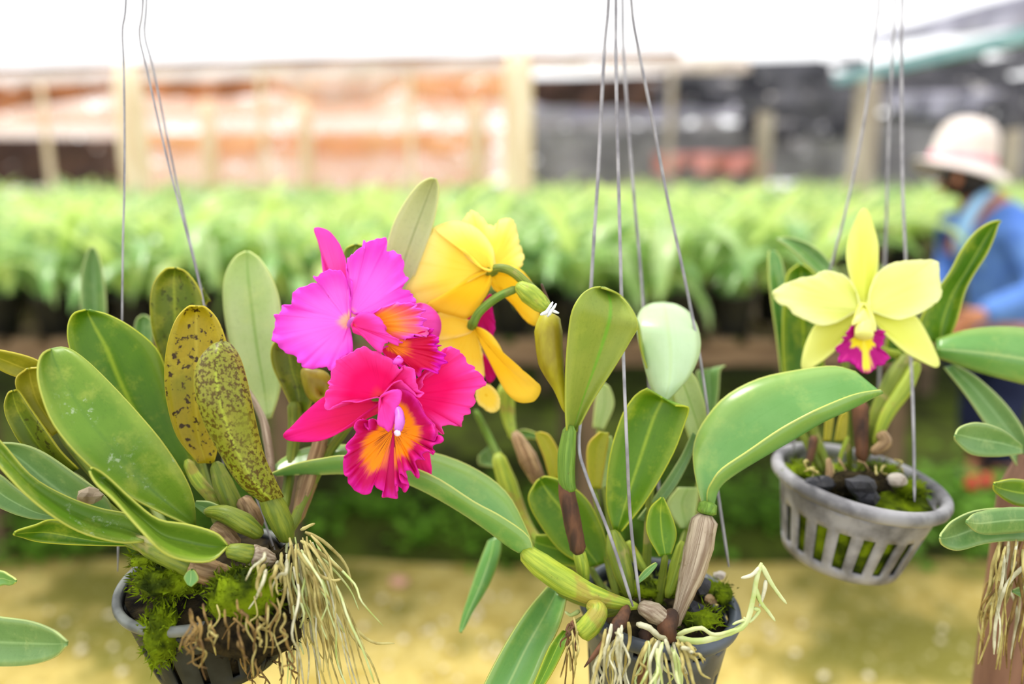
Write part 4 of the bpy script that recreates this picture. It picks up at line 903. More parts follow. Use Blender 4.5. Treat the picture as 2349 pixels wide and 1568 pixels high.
leaf(CO, 'leaf_under', [(1300, 990, 1322, 990), (1297, 930, 1362, 915), (1298, 850, 1412, 838), (1303, 775, 1447, 780), (1312, 715, 1463, 748), (1332, 678, 1452, 712), (1356, 661, 1420, 676), (1378, 658, 1386, 659)], [(0, .74), (.6, .715), (1, .74)], fold=.016, tilt=.02, mf=.56, label='broad leaf with its underside showing, bent over at the top')
leaf(CO, 'leaf_under', [(1378, 659, 1384, 659), (1418, 674, 1428, 682), (1445, 705, 1462, 735), (1462, 745, 1474, 790), (1470, 800, 1490, 850), (1486, 850, 1505, 900)], [(0, .742), (1, .80)], fold=.004, tilt=.03)
leaf(CO, 'leaf_sheen', [(1515, 928, 1530, 918), (1492, 885, 1578, 868), (1472, 815, 1604, 812), (1460, 750, 1604, 765), (1468, 715, 1585, 722), (1490, 698, 1555, 700), (1518, 694, 1524, 694)], [(0, .77), (.5, .80), (1, .86)], fold=-.012, tilt=0, label='glossy leaf with white sheen in its colour, curling over')
leaf(CO, 'leaf_pale', [(1600, 1062, 1640, 1040), (1572, 980, 1622, 950), (1548, 920, 1602, 880), (1540, 890, 1585, 850)], [(0, .82), (1, .80)], fold=.008)
leaf(CO, 'leaf_pale', [(1490, 1010, 1540, 1000), (1505, 950, 1560, 930), (1512, 915, 1555, 900)], .81, fold=.005)
leaf(CO, 'leaf_dark', [(1408, 1220, 1426, 1218), (1391, 1150, 1482, 1148), (1398, 1050, 1542, 1045), (1424, 960, 1572, 968), (1448, 918, 1580, 940), (1466, 900, 1574, 932), (1484, 890, 1550, 930)], [(0, .76), (1, .735)], fold=[(0, .008), (.8, .02), (1, .002)], tilt=-.01, mf=.5, roundtip=False, label='upright green leaf with a notched tip')
leaf3(CO, 'leaf_fresh', [(1612, 1166, 1634, 1172, 1622, 1164), (1598, 1110, 1643, 1134, 1622, 1128), (1590, 1060, 1652, 1112, 1633, 1104), (1592, 1015, 1675, 1090, 1656, 1074), (1614, 965, 1735, 1050, 1715, 1034), (1664, 908, 1815, 1003, 1785, 986), (1740, 868, 1885, 961, 1850, 950), (1830, 848, 1945, 936, 1908, 923), (1910, 839, 1992, 913, 1965, 902), (1962, 852, 2019, 898, 2020, 893)], [(0, (.745, .745, .74)), (.3, (.765, .745, .725)), (.7, (.775, .745, .715)), (1, (.77, .755, .745))], label='long folded leaf arching right over the grey pot')
leaf(CO, 'leaf_dark', [(1512, 1275, 1540, 1270), (1484, 1220, 1552, 1225), (1490, 1168, 1540, 1180), (1516, 1140, 1522, 1140)], .74, fold=.006)
leaf(CO, 'leaf_dark', [(1350, 1300, 1395, 1290), (1285, 1262, 1388, 1230), (1234, 1195, 1350, 1150), (1212, 1145, 1300, 1108), (1225, 1112, 1258, 1093), (1238, 1098, 1242, 1096)], [(0, .79), (1, .80)], fold=.01)
leaf(CO, 'leaf_dark', [(1330, 1300, 1335, 1250), (1270, 1290, 1290, 1228), (1225, 1260, 1230, 1226)], .80, fold=.006)
leaf(CO, 'leaf_yellow', [(1352, 1120, 1378, 1120), (1346, 1060, 1388, 1060), (1350, 1018, 1395, 1015), (1376, 990, 1396, 992)], .82, fold=.006)
leaf(CO, 'leaf_pale', [(1380, 1120, 1405, 1110), (1378, 1050, 1412, 1040), (1380, 1000, 1402, 1000)], .83, fold=.005)
leaf(CO, 'leaf_pale', [(1360, 980, 1385, 985), (1365, 930, 1408, 930), (1372, 890, 1400, 892), (1382, 880, 1388, 880)], .90, fold=.006)
leaf(CO, 'leaf_yellow', [(1262, 1100, 1290, 1095), (1248, 1050, 1284, 1042), (1232, 1010, 1262, 1000), (1228, 992, 1240, 990)], .84, fold=.005)
leaf(CO, 'leaf_fresh', [(1120, 1240, 1150, 1225), (1100, 1290, 1148, 1270), (1080, 1350, 1122, 1340), (1060, 1415, 1086, 1400), (1056, 1450, 1060, 1448)], [(0, .84), (1, .80)], fold=-.006, label='strap leaf hanging straight down')
leaf(CO, 'leaf_fresh', [(1255, 1345, 1302, 1360), (1205, 1405, 1285, 1430), (1160, 1475, 1252, 1500), (1115, 1560, 1222, 1570), (1080, 1640, 1170, 1650), (1075, 1690, 1082, 1692)], [(0, .76), (1, .66)], fold=.012, label='wide green leaf hanging down below the pot')
leaf(CO, 'leaf_dark', [(1290, 1445, 1305, 1450), (1262, 1480, 1300, 1475), (1232, 1550, 1262, 1550), (1205, 1620, 1212, 1622)], [(0, .72), (1, .68)], fold=.006)
leaf(CO, 'leaf_blue', [(1612, 960, 1640, 960), (1606, 900, 1648, 900), (1598, 862, 1652, 850), (1600, 850, 1664, 838)], .92, fold=.012, roundtip=False)
leaf(CO, 'leaf_blue', [(1462, 1190, 1480, 1196), (1515, 1120, 1540, 1130), (1560, 1050, 1580, 1060), (1588, 990, 1600, 1000)], .78, fold=.004)
leaf(CO, 'leaf_pale', [(1560, 1210, 1590, 1215), (1530, 1160, 1598, 1150), (1555, 1118, 1600, 1118)], .84, fold=.004, roundtip=False)
leaf(CO, 'leaf_fresh', [(1460, 1330, 1465, 1338), (1480, 1305, 1490, 1318), (1505, 1290, 1508, 1293)], .73, fold=.002)
leaf(CO, 'leaf_blue', [(1135, 1070, 1160, 1080), (1100, 1065, 1150, 1040), (1098, 1045, 1130, 1015)], .95, fold=.006)
leaf(CO, 'leaf_fresh', [(1165, 1000, 1185, 1010), (1200, 985, 1215, 1005), (1235, 995, 1245, 1010)], .92, fold=.006)
for pts, mt, nm in (
    ([(1308, 975, .735, 30), (1300, 1040, .735, 42), (1300, 1100, .735, 40), (1310, 1130, .735, 30)], 'bulb_green', 'cane'),
    ([(1288, 1080, .737, 14), (1300, 1130, .736, 40), (1314, 1200, .737, 42), (1328, 1270, .74, 36)], 'husk_dark', 'husk'),
    ([(1327, 1262, .741, 32), (1336, 1300, .742, 32), (1340, 1335, .745, 26)], 'bulb_lime', 'cane'),
    ([(1200, 1262, .735, 40), (1240, 1295, .73, 58), (1300, 1335, .725, 62), (1370, 1368, .72, 46), (1468, 1392, .72, 18)], 'bulb_lime', 'pseudobulb'),
    ([(1625, 1150, .735, 40), (1620, 1180, .733, 46)], 'bulb_green', 'cane'),
    ([(1618, 1180, .733, 58), (1604, 1250, .73, 66), (1585, 1320, .728, 56), (1565, 1380, .725, 36), (1545, 1440, .722, 24)], 'husk_grey', 'husk'),
    ([(1405, 1215, .755, 26), (1415, 1260, .75, 54), (1432, 1320, .745, 46), (1445, 1370, .745, 22)], 'bulb', 'pseudobulb'),
    ([(1440, 1240, .775, 18), (1460, 1280, .77, 26), (1480, 1310, .765, 18)], 'bulb_lime', 'pseudobulb'),
    ([(1565, 1240, .76, 18), (1550, 1300, .755, 30), (1530, 1370, .75, 20)], 'bulb_lime', 'pseudobulb'),
    ([(1140, 1040, .88, 32), (1165, 1110, .87, 46), (1200, 1200, .86, 40), (1250, 1260, .84, 22)], 'bulb_lime', 'pseudobulb'),
    ([(1180, 990, .88, 24), (1210, 1050, .87, 46), (1240, 1110, .86, 34)], 'husk', 'husk'),
    ([(1090, 940, .92, 14), (1120, 1000, .92, 18), (1150, 1060, .90, 16)], 'bulb_green', 'stem'),
    ([(1160, 880, .92, 44), (1165, 950, .92, 34), (1180, 1010, .90, 18)], 'bulb_lime', 'stem'),
    ([(1330, 1455, .70, 46), (1355, 1432, .70, 52), (1372, 1400, .705, 44), (1350, 1385, .715, 26)], 'bulb_lime', 'young_shoot'),
    ([(1465, 1388, .72, 30), (1500, 1405, .715, 50), (1530, 1425, .715, 36)], 'husk_grey', 'rhizome'),
    ([(1440, 1390, .715, 20), (1420, 1430, .70, 34), (1385, 1475, .69, 18), (1340, 1530, .68, 5)], 'husk_dark', 'husk'),
    ([(1545, 1400, .72, 36), (1530, 1440, .71, 48), (1545, 1470, .71, 30)], 'husk_dark', 'rhizome'),
    ([(1480, 1440, .72, 30), (1480, 1500, .715, 34), (1470, 1600, .715, 20)], 'husk_dark', 'husk'),
    ([(1262, 722, .74, 46), (1258, 760, .735, 66), (1264, 830, .735, 60), (1284, 890, .738, 30), (1297, 945, .74, 10)], 'sheath', 'flower_sheath'),
    ([(1186, 652, .755, 26), (1212, 672, .752, 48), (1240, 695, .75, 44), (1258, 712, .745, 26)], 'bulb_lime', 'flower_sheath'),
    ([(1118, 624, .775, 20), (1145, 614, .765, 20), (1180, 626, .76, 22), (1225, 668, .755, 24)], 'bulb', 'flower_stalk'),
    ([(1082, 748, .775, 22), (1100, 715, .77, 20), (1140, 682, .765, 20), (1188, 660, .76, 18)], 'bulb_green', 'flower_stalk'),
    ([(1242, 650, .752, 6), (1250, 672, .75, 8), (1260, 695, .748, 7)], 'husk_dark', 'stake_end'),
): tube(CO, mt, pts, nm, 12, lump=.08 if 'husk' in mt else 0)
for a in ([(1136, 1234, .842, 22), (1180, 1235, .842, 16), (1290, 1275, .835, 16), (1420, 1380, .79, 20)], [(1626, 958, .922, 18), (1605, 1120, .87, 20), (1560, 1350, .79, 22)], [(1620, 1052, .822, 24), (1610, 1160, .80, 22), (1570, 1370, .77, 24)],
          [(1521, 924, .771, 12), (1495, 1080, .785, 18), (1480, 1360, .77, 22)], [(1372, 985, .90, 14), (1395, 1160, .86, 16), (1430, 1370, .79, 20)], [(1392, 1114, .832, 14), (1410, 1240, .81, 16), (1440, 1380, .775, 18)], [(1364, 1120, .822, 14), (1385, 1250, .80, 16), (1420, 1385, .77, 18)],
          [(1575, 1212, .842, 14), (1550, 1290, .82, 16), (1520, 1370, .79, 18)], [(1526, 1272, .741, 16), (1520, 1320, .75, 18), (1510, 1390, .755, 20)], [(1276, 1098, .842, 12), (1310, 1220, .83, 14), (1400, 1380, .78, 18)], [(1278, 1352, .762, 22), (1330, 1375, .755, 26), (1420, 1400, .74, 24)], [(1298, 1447, .721, 12), (1340, 1420, .725, 18), (1420, 1400, .73, 20)]):
    tube(CO, 'bulb', a, 'stem', 8)
for pts in ([(1240, 722, .715), (1262, 712, .712), (1282, 718, .714)], [(1250, 722, .713), (1268, 692, .708)], [(1256, 726, .713), (1276, 696, .708)]): root(CO, 'tie', pts, 9, 7, 'twist_tie')
lump(CO, 'charcoal', 1608, 1345, .745, 22, 22, 'charcoal', 2); lump(CO, 'charcoal', 1590, 1400, .74, 26, 22, 'charcoal', 3)
lump(CO, 'chip', 1650, 1320, .80, 14, 12, 'bark_chip', 2); lump(CO, 'husk', 1630, 1375, .77, 14, 12, 'bark_chip', 5)
tuft(CO, 'moss', 1600, 1415, .735, 50, 18, seed=31, n=160); tuft(CO, 'moss', 1652, 1360, .78, 26, 22, seed=32, n=120); tuft(CO, 'moss', 1500, 1350, .77, 70, 18, seed=33, n=200)
# roots: a pale branching spray to the right, and a curtain hanging over the pot
for pts, w0, w1 in (
    ([(1552, 1462, .70), (1600, 1470, .69), (1660, 1455, .69), (1710, 1430, .69), (1728, 1370, .69), (1735, 1330, .69), (1747, 1290, .69)], 16, 11),
    ([(1555, 1455, .69), (1580, 1445, .68), (1610, 1440, .68), (1640, 1455, .685), (1700, 1440, .69)], 12, 8),
    ([(1747, 1295, .69), (1765, 1330, .69), (1785, 1360, .69), (1804, 1384, .69)], 13, 6), ([(1745, 1298, .69), (1725, 1318, .69), (1700, 1325, .69)], 11, 7),
    ([(1730, 1340, .69), (1745, 1380, .69), (1762, 1402, .69), (1778, 1424, .69)], 12, 6), ([(1757, 1330, .69), (1752, 1360, .69), (1742, 1390, .69)], 11, 7),
    ([(1728, 1395, .69), (1742, 1400, .69), (1720, 1425, .69), (1706, 1415, .69)], 10, 6), ([(1716, 1420, .69), (1695, 1425, .69), (1680, 1432, .69)], 8, 5),
    ([(1460, 1430, .70), (1490, 1440, .695), (1510, 1458, .69), (1530, 1466, .69)], 15, 12), ([(1330, 1400, .73), (1310, 1410, .73), (1296, 1402, .73)], 12, 5)):
    root(CO, 'root_green' if w0 in (16, 13, 12, 9, 10, 8) else 'root_white', pts, w0, w1)
hroots(CO, ['root_white', 'root_white', 'root_tan'], 18, 1385, 1445, 1425, 1460, .69, (1330, 1440), (1600, 1720), 41, (7, 11), 1.0)
hroots(CO, ['root_white', 'root_green', 'root_tan'], 26, 1480, 1575, 1462, 1500, .685, (1430, 1640), (1590, 1720), 42, (7, 12), 1.0)
hroots(CO, ['root_white', 'root_tan'], 7, 1555, 1580, 1470, 1490, .69, (1600, 1660), (1500, 1590), 43, (8, 12), .5)
hroots(CO, ['root_tan', 'root_brown'], 8, 1300, 1330, 1410, 1470, .72, (1290, 1330), (1540, 1640), 44, (4, 6), .5)
hroots(CO, ['husk_dark'], 5, 1305, 1325, 1420, 1450, .70, (1290, 1340), (1475, 1520), 45, (5, 8), .8)
wire(CO, [(1402, -260, .80), (1396, 0, .80), (1386, 120, .80), (1372, 400, .79), (1358, 620, .785), (1345, 860, .78), (1328, 1010, .74), (1345, 1090, .725), (1400, 1230, .715), (1452, 1390, .71)], 8)
wire(CO, [(1412, -260, .80), (1413, 0, .80), (1413, 150, .79), (1421, 500, .775), (1428, 760, .76), (1437, 1000, .70), (1447, 1200, .72), (1468, 1380, .72)], 8)
wire(CO, [(1424, -260, .88), (1428, 0, .88), (1431, 130, .88), (1450, 400, .87), (1468, 600, .87), (1480, 760, .86), (1500, 1000, .85), (1530, 1300, .84)], 7)
wire(CO, [(1440, -260, .80), (1448, 0, .80), (1466, 120, .80), (1500, 290, .80), (1530, 450, .80), (1575, 660, .80), (1612, 860, .80), (1640, 1080, .79), (1672, 1300, .79)], 7)
# ---- yellow flowers seen from behind
fy = tube(CO, 'bulb', [(1116, 622, .78, 22), (1128, 622, .775, 26), (1138, 620, .77, 18)], 'flower', 10, label='upper yellow orchid flower seen from behind')
YB = (1122, 625)
petal(fy, 'petal_gold', YB, .79, z3((1700, 410), (1840, 392), (1925, 425), (1985, 500, 12), (2020, 600, 14), (2042, 700, 14), (2025, 800, 12), (1950, 770, 12), (1890, 690, 10), (1800, 600, 6), (1720, 540)), 'sepal', ruf=.001, kf=3, bulge=-.004, seed=21)
petal(fy, 'petal_yellow', YB, .785, z3((1640, 380), (1540, 150, 14), (1512, 85, 18), (1545, 30, 20), (1590, 8, 20), (1640, 58, 20), (1720, 115, 20), (1770, 75, 20), (1840, 58, 20), (1882, 120, 20), (1900, 220, 18), (1928, 300, 14), (1922, 395, 10), (1850, 400, 6), (1740, 420)), 'petal', ruf=.0022, kf=8, jag=7, seed=22)
petal(fy, 'petal_yellow', YB, .782, z3((1690, 395), (1600, 370), (1440, 190, 4), (1340, 145, 8), (1290, 130, 12), (1270, 200, 12), (1190, 420, 14), (1115, 555, 16), (1150, 610, 16), (1190, 665, 14), (1270, 650, 10), (1400, 565, 4), (1530, 485), (1650, 435)), 'petal', ruf=.0008, kf=4, bulge=-.010, seed=23)
petal(fy, 'petal_yellow', YB, .775, z3((1725, 410), (1732, 340), (1715, 260, 4), (1650, 168, 8), (1560, 104, 10), (1440, 84, 12), (1310, 132, 14), (1420, 185, 8), (1500, 285, 4), (1590, 375)), 'petal', ruf=.0005, kf=4, bulge=-.010, seed=24)
petal(fy, 'petal_gold', YB, .778, z3((1650, 425), (1530, 480), (1400, 560, 4), (1275, 650, 8), (1290, 690, 8), (1360, 712, 8), (1450, 735, 8), (1540, 752, 8), (1620, 670, 4), (1690, 560), (1708, 470)), 'sepal', ruf=.0005, kf=3, bulge=-.006, seed=25)
petal(fy, 'lip_magenta', (1105, 710), .80, z3((1535, 750), (1620, 690), (1700, 585), (1712, 640), (1725, 730), (1738, 800), (1715, 890), (1660, 850), (1610, 800)), 'lip', ruf=.002, kf=6, jag=6, seed=26)
fy = tube(CO, 'bulb_green', [(1080, 752, .785, 20), (1084, 742, .78, 24), (1088, 735, .775, 18)], 'flower', 10, label='lower yellow orchid flower seen from behind')
YC = (1084, 748)
petal(fy, 'petal_yellow', YC, .79, z3((1570, 780), (1520, 750), (1440, 725), (1360, 715, 6), (1200, 740, 12), (1180, 850, 12), (1340, 905, 6), (1450, 892, 2), (1570, 850)), 'petal', ruf=.001, kf=4, seed=27)
petal(fy, 'petal_yellow', YC, .795, z3((1570, 840), (1450, 885), (1350, 905, 6), (1340, 960, 10), (1420, 1080, 14), (1600, 1180, 14), (1660, 1160, 10), (1652, 1060, 8), (1640, 960, 4), (1605, 860)), 'petal', ruf=.001, kf=5, seed=28)
petal(fy, 'petal_gold', YC, .785, z3((1590, 820), (1650, 828), (1720, 880), (1780, 970, -4), (1820, 1070, -6), (1870, 1160, -10), (1930, 1212, -14), (1990, 1218, -18), (2040, 1212, -20), (2052, 1248, -20), (2030, 1300, -18), (1990, 1332, -16), (1900, 1332, -12), (1820, 1270, -8), (1740, 1130, -4), (1680, 1010), (1630, 910)), 'sepal', ruf=.0004, kf=3, bulge=-.004, seed=29)
petal(fy, 'lip_magenta', (1112, 830), .805, z3((1648, 1000), (1680, 1030), (1720, 1090), (1742, 1150), (1700, 1200), (1668, 1150)), 'lip', ruf=.002, kf=6, jag=6, rings=6, seed=30)
petal(fy, 'petal_yellow', (1115, 905), .80, z3((1600, 1250), (1640, 1215), (1690, 1208), (1740, 1250), (1770, 1310), (1760, 1385), (1705, 1405), (1650, 1370), (1610, 1330)), 'lip_lobe', ruf=.0016, kf=6, jag=5, rings=6, seed=31)
# ---------------------------------------------------------------- right orchid with the lemon flower
RO = empty('hanging_orchid', P(1975, 1310, .87), 'hanging orchid with a lemon-lime star flower in a grey slotted pot at the right', 'orchid', 'orchids hanging in wired pots')
pot(RO, 1973, 1096, .87, 190, .092, .68, 3, 8, 'pot_grey', 'pot_grey', 'moss', seg=80, fill=.14, rimw=.12)
tuft(RO, 'soil', 1960, 1110, .84, 90, 30, 'bark_mass', seed=51, n=160)
tuft(RO, 'moss', 2085, 1120, .86, 34, 22, seed=52, n=200); tuft(RO, 'moss', 1835, 1085, .86, 26, 22, seed=53, n=160); tuft(RO, 'moss', 2020, 1080, .89, 40, 20, seed=54, n=200)
lump(RO, 'charcoal', 1972, 1115, .81, 32, 26, 'charcoal', 6); lump(RO, 'charcoal', 1990, 1140, .81, 26, 24, 'charcoal', 7); lump(RO, 'chip', 2058, 1100, .83, 24, 18, 'bark_chip', 8); lump(RO, 'charcoal', 1880, 1110, .83, 36, 22, 'charcoal', 9)
leaf(RO, 'leaf_dark', [(2130, 785, 2172, 790), (2110, 745, 2195, 735), (2140, 680, 2214, 668), (2178, 625, 2236, 625), (2205, 575, 2262, 585), (2235, 535, 2280, 545), (2266, 513, 2290, 515), (2292, 506, 2295, 507)], [(0, .88), (1, .86)], fold=.012, mf=.6, label='upright leaf standing in front of the blue shirt')
leaf(RO, 'leaf_fresh', [(2148, 818, 2148, 778), (2220, 845, 2215, 757), (2300, 868, 2290, 749), (2380, 885, 2370, 756), (2460, 880, 2450, 790), (2500, 850, 2500, 845)], [(0, .87), (1, .84)], fold=-.014, mf=.45, label='broad glossy leaf reaching out to the right')
leaf(RO, 'leaf_blue', [(2165, 842, 2190, 835), (2215, 905, 2245, 868), (2270, 985, 2310, 930), (2325, 1055, 2352, 995), (2360, 1120, 2375, 1070), (2375, 1140, 2380, 1136)], [(0, .88), (1, .85)], fold=.010, label='strap leaf slanting down to the right')
leaf(RO, 'leaf_fresh', [(1792, 862, 1806, 862), (1782, 780, 1810, 780), (1768, 680, 1808, 680), (1762, 610, 1796, 605), (1764, 575, 1780, 575)], [(0, .92), (1, .94)], fold=.008)
leaf(RO, 'leaf_dark', [(1800, 880, 1890, 880), (1795, 780, 1890, 780), (1798, 690, 1882, 690), (1806, 630, 1868, 630), (1832, 606, 1842, 606)], [(0, .91), (1, .92)], fold=.012)
leaf(RO, 'leaf_blue', [(1890, 640, 1930, 640), (1852, 606, 1905, 602), (1815, 572, 1868, 566), (1790, 553, 1820, 546), (1783, 547, 1785, 546)], [(0, .92), (1, .96)], fold=.010)
leaf(RO, 'leaf_dark', [(2030, 830, 2085, 830), (2035, 780, 2090, 780), (2050, 740, 2090, 740)], .92, fold=.006)
leaf(RO, 'leaf_dark', [(2120, 780, 2160, 785), (2105, 745, 2145, 760), (2100, 730, 2110, 730)], .90, fold=.006)
leaf(RO, 'leaf_gold', [(1890, 1010, 1905, 1010), (1895, 960, 1912, 965), (1905, 950, 1910, 950)], .87, fold=.003); leaf(RO, 'leaf_gold', [(1915, 1010, 1940, 1010), (1925, 960, 1945, 960), (1938, 945, 1942, 945)], .87, fold=.003)
for pts, mt, nm in (
    ([(2085, 815, .90, 40), (2055, 870, .895, 52), (2015, 950, .89, 40), (1985, 1050, .88, 22)], 'bulb', 'pseudobulb'),
    ([(2105, 830, .885, 24), (2075, 890, .88, 36), (2035, 950, .875, 30), (2005, 1020, .87, 18)], 'bulb_lime', 'pseudobulb'),
    ([(2100, 800, .89, 30), (2140, 800, .885, 34), (2160, 800, .88, 30)], 'bulb', 'stem'),
    ([(1972, 920, .88, 40), (1975, 980, .875, 34), (1978, 1060, .87, 28)], 'husk_dark', 'husk'),
    ([(2018, 990, .865, 26), (2030, 1015, .862, 30), (2000, 1040, .862, 22)], 'husk', 'husk'),
    ([(1868, 1000, .88, 22), (1860, 1040, .875, 18), (1852, 1080, .87, 10)], 'husk_dark', 'husk'),
    ([(1900, 1050, .845, 12), (1903, 1085, .84, 18), (1897, 1115, .835, 12)], 'husk', 'husk'),
    ([(1945, 1000, .87, 10), (1930, 1040, .868, 10), (1925, 1070, .866, 8)], 'bulb_lime', 'stem'),
    ([(1985, 760, .885, 14), (2020, 800, .90, 16), (2070, 815, .90, 20)], 'bulb_lime', 'flower_stalk')): tube(RO, mt, pts, nm, 10, lump=.08 if 'husk' in mt else 0)
for a in ([(1800, 860, .922, 14), (1830, 970, .90, 16), (1890, 1090, .87, 18)], [(1845, 880, .912, 26), (1865, 980, .90, 22), (1905, 1090, .87, 22)], [(1912, 640, .922, 16), (1935, 800, .92, 18), (1950, 1080, .88, 20)], [(2058, 828, .922, 24), (2010, 950, .905, 22), (1970, 1080, .88, 20)]):
    tube(RO, 'bulb', a, 'stem', 8)
hroots(RO, ['root_tan', 'husk'], 10, 1850, 2060, 1040, 1075, .85, (1850, 2080), (1085, 1120), 55, (5, 8), .8)
wire(RO, [(2020, -260, .92), (2016, 0, .92), (2010, 60, .92), (1985, 260, .92), (1950, 440, .92), (1912, 590, .92), (1850, 820, .92), (1815, 1060, .91)], 6)
wire(RO, [(2052, -260, .98), (2054, 0, .98), (2050, 60, .98), (2038, 330, .98), (2030, 600, .98), (2010, 1015, .97)], 6)
wire(RO, [(2066, -260, .95), (2070, 0, .94), (2068, 80, .93), (2070, 400, .91), (2078, 600, .895), (2090, 830, .875), (2096, 1000, .83), (2098, 1150, .80)], 7)
fr = tube(RO, 'tube_lime', [(1984, 712, .845, 22), (1983, 735, .835, 34), (1982, 755, .825, 42), (1982, 775, .82, 40)], 'flower', 12, label='lemon-lime star orchid flower with magenta lip')
FB = (1983, 712)
petal(fr, 'sepal_lime', FB, .86, zr((850, 760), (835, 690), (800, 600), (768, 470, 2), (760, 370, 4), (780, 250, 4), (820, 140, 2), (858, 70, -2), (892, 54, -3), (918, 80, -2), (950, 170, 2), (984, 290, 4), (986, 400, 4), (975, 520, 2), (942, 630), (920, 720), (905, 770)), 'sepal', ruf=.0003, kf=3, bulge=.006, seed=41)
petal(fr, 'sepal_lime', FB, .858, zr((850, 800), (780, 820), (640, 890), (545, 890, 0), (490, 970, -2), (450, 1080, -6), (434, 1185, -9), (458, 1222, -10), (512, 1200, -9), (600, 1140, -6), (690, 1060, -3), (760, 950, 0), (830, 860)), 'sepal', ruf=.0003, kf=3, bulge=.006, seed=42)
petal(fr, 'sepal_lime', FB, .858, zr((940, 800), (1040, 820), (1130, 840), (1240, 830, 0), (1290, 870, -1), (1342, 960, -3), (1390, 1060, -6), (1427, 1155, -8), (1418, 1194, -9), (1378, 1192, -9), (1280, 1145, -6), (1170, 1080, -3), (1050, 970, 0), (980, 890)), 'sepal', ruf=.0003, kf=3, bulge=.006, seed=43)
petal(fr, 'petal_lime', FB, .852, zr((845, 790), (842, 720), (822, 640, -1), (770, 560, -3), (700, 520, -4), (630, 505, -5), (570, 513, -5), (532, 545, -5), (430, 555, -5), (345, 590, -5), (318, 598, -5), (230, 650, -6), (245, 702, -6), (280, 745, -6), (322, 752, -5), (380, 815, -5), (450, 850, -4), (540, 890, -3), (640, 890, -2), (720, 855, 0), (800, 805)), 'petal', ruf=.0010, kf=7, jag=4, bulge=.008, seed=44)
petal(fr, 'petal_lime', FB, .852, zr((930, 790), (922, 700), (942, 600, -1), (985, 520, -3), (1060, 465, -4), (1140, 440, -5), (1220, 430, -5), (1340, 428, -5), (1420, 436, -6), (1425, 520, -6), (1442, 650, -6), (1428, 705, -6), (1380, 752, -5), (1300, 800, -5), (1230, 830, -4), (1130, 852, -3), (1040, 830, -1), (965, 800)), 'petal', ruf=.0010, kf=7, jag=4, bulge=.008, seed=45)
petal(fr, 'lip_lime', (1978, 765), .828, zr((800, 900, 0), (760, 955, 0), (765, 990, 0), (728, 982, 0), (735, 1015, 0), (685, 1058, 0), (705, 1100, -2), (698, 1165, -4), (780, 1150, -6), (830, 1198, -8), (862, 1228, -9), (900, 1237, -9), (962, 1222, -8), (985, 1182, -7), (1055, 1152, -5), (1058, 1108, -3), (1000, 1072, 0), (1028, 1000, 0), (1034, 950, 0), (1010, 930, 0), (970, 935, 0), (955, 910, 0), (900, 890, 0), (850, 880, 0)), 'lip', ruf=.0016, kf=11, jag=7, bulge=.003, seed=46)
petal(fr, 'tube_lime', (1982, 700), .838, zr((850, 748), (905, 745), (945, 810, -6), (970, 905, -12), (962, 942, -13), (925, 905, -15), (880, 878, -16), (835, 885, -15), (798, 895, -13), (812, 845, -8)), 'lip_lobe', ruf=.0002, kf=3, bulge=-.006, seed=47)
# ---------------------------------------------------------------- orchid on a post at the right edge
EO = empty('mounted_orchid', Vector((P(2378, 1046, .86).x, P(2378, 1046, .86).y, 0)), 'orchid with trailing roots mounted on a reddish wooden post at the right edge', 'orchid')
M['log'] = simple('reddish_log', S(140, 104, 84), S(104, 74, 60), 14, .85, bump=.5, stretch=(2, 2, .3))
eb = P(2385, 1300, .84)
lt = P(2378, 1046, .86)
wtube(EO, 'log', [lt, Vector((lt.x + .004, lt.y + .003, lt.z * .5)), Vector((lt.x - .006, lt.y, -.03))], [pm(70, .85), pm(74, .85), pm(80, .85)], 'log', 16, 24)
leaf(EO, 'leaf_blue', [(2400, 1245, 2400, 1180), (2330, 1240, 2320, 1165), (2262, 1246, 2240, 1170), (2200, 1262, 2188, 1192), (2165, 1252, 2165, 1215), (2156, 1234, 2157, 1230)], [(0, .76), (1, .70)], fold=.008, label='low grey-green leaf')
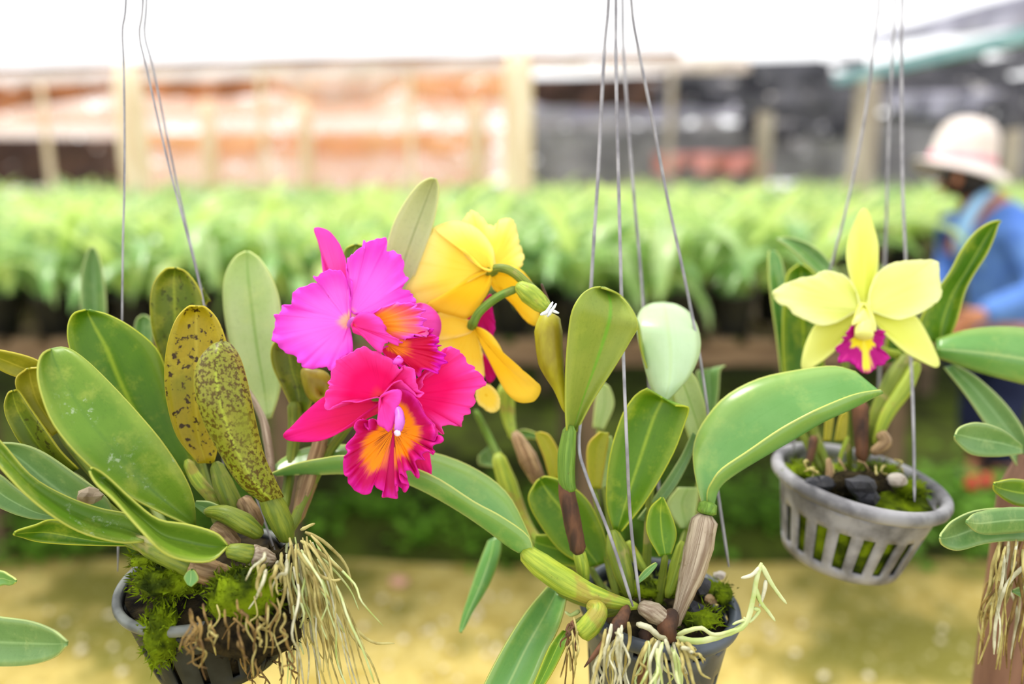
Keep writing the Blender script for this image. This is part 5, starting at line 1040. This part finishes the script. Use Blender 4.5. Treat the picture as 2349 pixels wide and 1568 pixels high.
leaf(EO, 'leaf_blue', [(2400, 1215, 2400, 1165), (2320, 1222, 2310, 1163), (2250, 1224, 2240, 1175), (2216, 1200, 2218, 1192)], [(0, .75), (1, .69)], fold=-.006)
leaf(EO, 'leaf_blue', [(2345, 1040, 2345, 1020), (2290, 1047, 2300, 985), (2230, 1042, 2245, 969), (2195, 1015, 2205, 978), (2190, 1000, 2192, 996)], [(0, .80), (1, .76)], fold=.008)
leaf(EO, 'leaf_dark', [(2400, 1165, 2400, 1110), (2330, 1158, 2330, 1098), (2285, 1130, 2290, 1104), (2279, 1112, 2281, 1108)], [(0, .78), (1, .73)], fold=.006)
leaf(EO, 'leaf_blue', [(2400, 1375, 2400, 1345), (2350, 1372, 2345, 1345), (2322, 1358, 2324, 1352)], .74, fold=.004)
hroots(EO, ['root_tan', 'root_brown', 'root_white'], 60, 2290, 2400, 1225, 1290, .76, (2235, 2400), (1400, 1620), 61, (5, 9))
root(EO, 'root_white', [(2370, 1280, .74), (2310, 1340, .73), (2285, 1420, .73), (2280, 1500, .73)], 11, 6)
# ---------------------------------------------------------------- orchid just left of the frame
WO = empty('hanging_orchid', P(-170, 1640, .72), 'orchid mostly outside the frame, only leaf tips showing at the lower left', 'orchid')
pot(WO, -190, 1500, .76, 150, .09, .7, 4, 0, 'pot_black', 'pot_black', 'soil', seg=48, fill=.15)
leaf(WO, 'leaf_blue', [(-190, 1490, -190, 1440), (-80, 1522, -80, 1402), (0, 1528, 0, 1414), (70, 1524, 70, 1424), (125, 1507, 122, 1444), (153, 1480, 155, 1470)], [(0, .74), (1, .66)], fold=.010, label='blunt cool green leaf at the lower left corner')
leaf(WO, 'leaf_fresh', [(-150, 1480, -150, 1440), (-60, 1380, -50, 1310), (0, 1344, 0, 1308), (25, 1342, 22, 1318), (36, 1334, 37, 1330)], [(0, .76), (1, .72)], fold=.006)
tube(WO, 'bulb', [(-160, 1430, .75, 34), (-180, 1480, .76, 44), (-190, 1520, .765, 30)], 'pseudobulb', 10)
wire(WO, [(-260, -260, .80), (-280, 600, .79), (-330, 1480, .77)], 6); wire(WO, [(-210, -260, .80), (-150, 700, .79), (-55, 1490, .77)], 6)
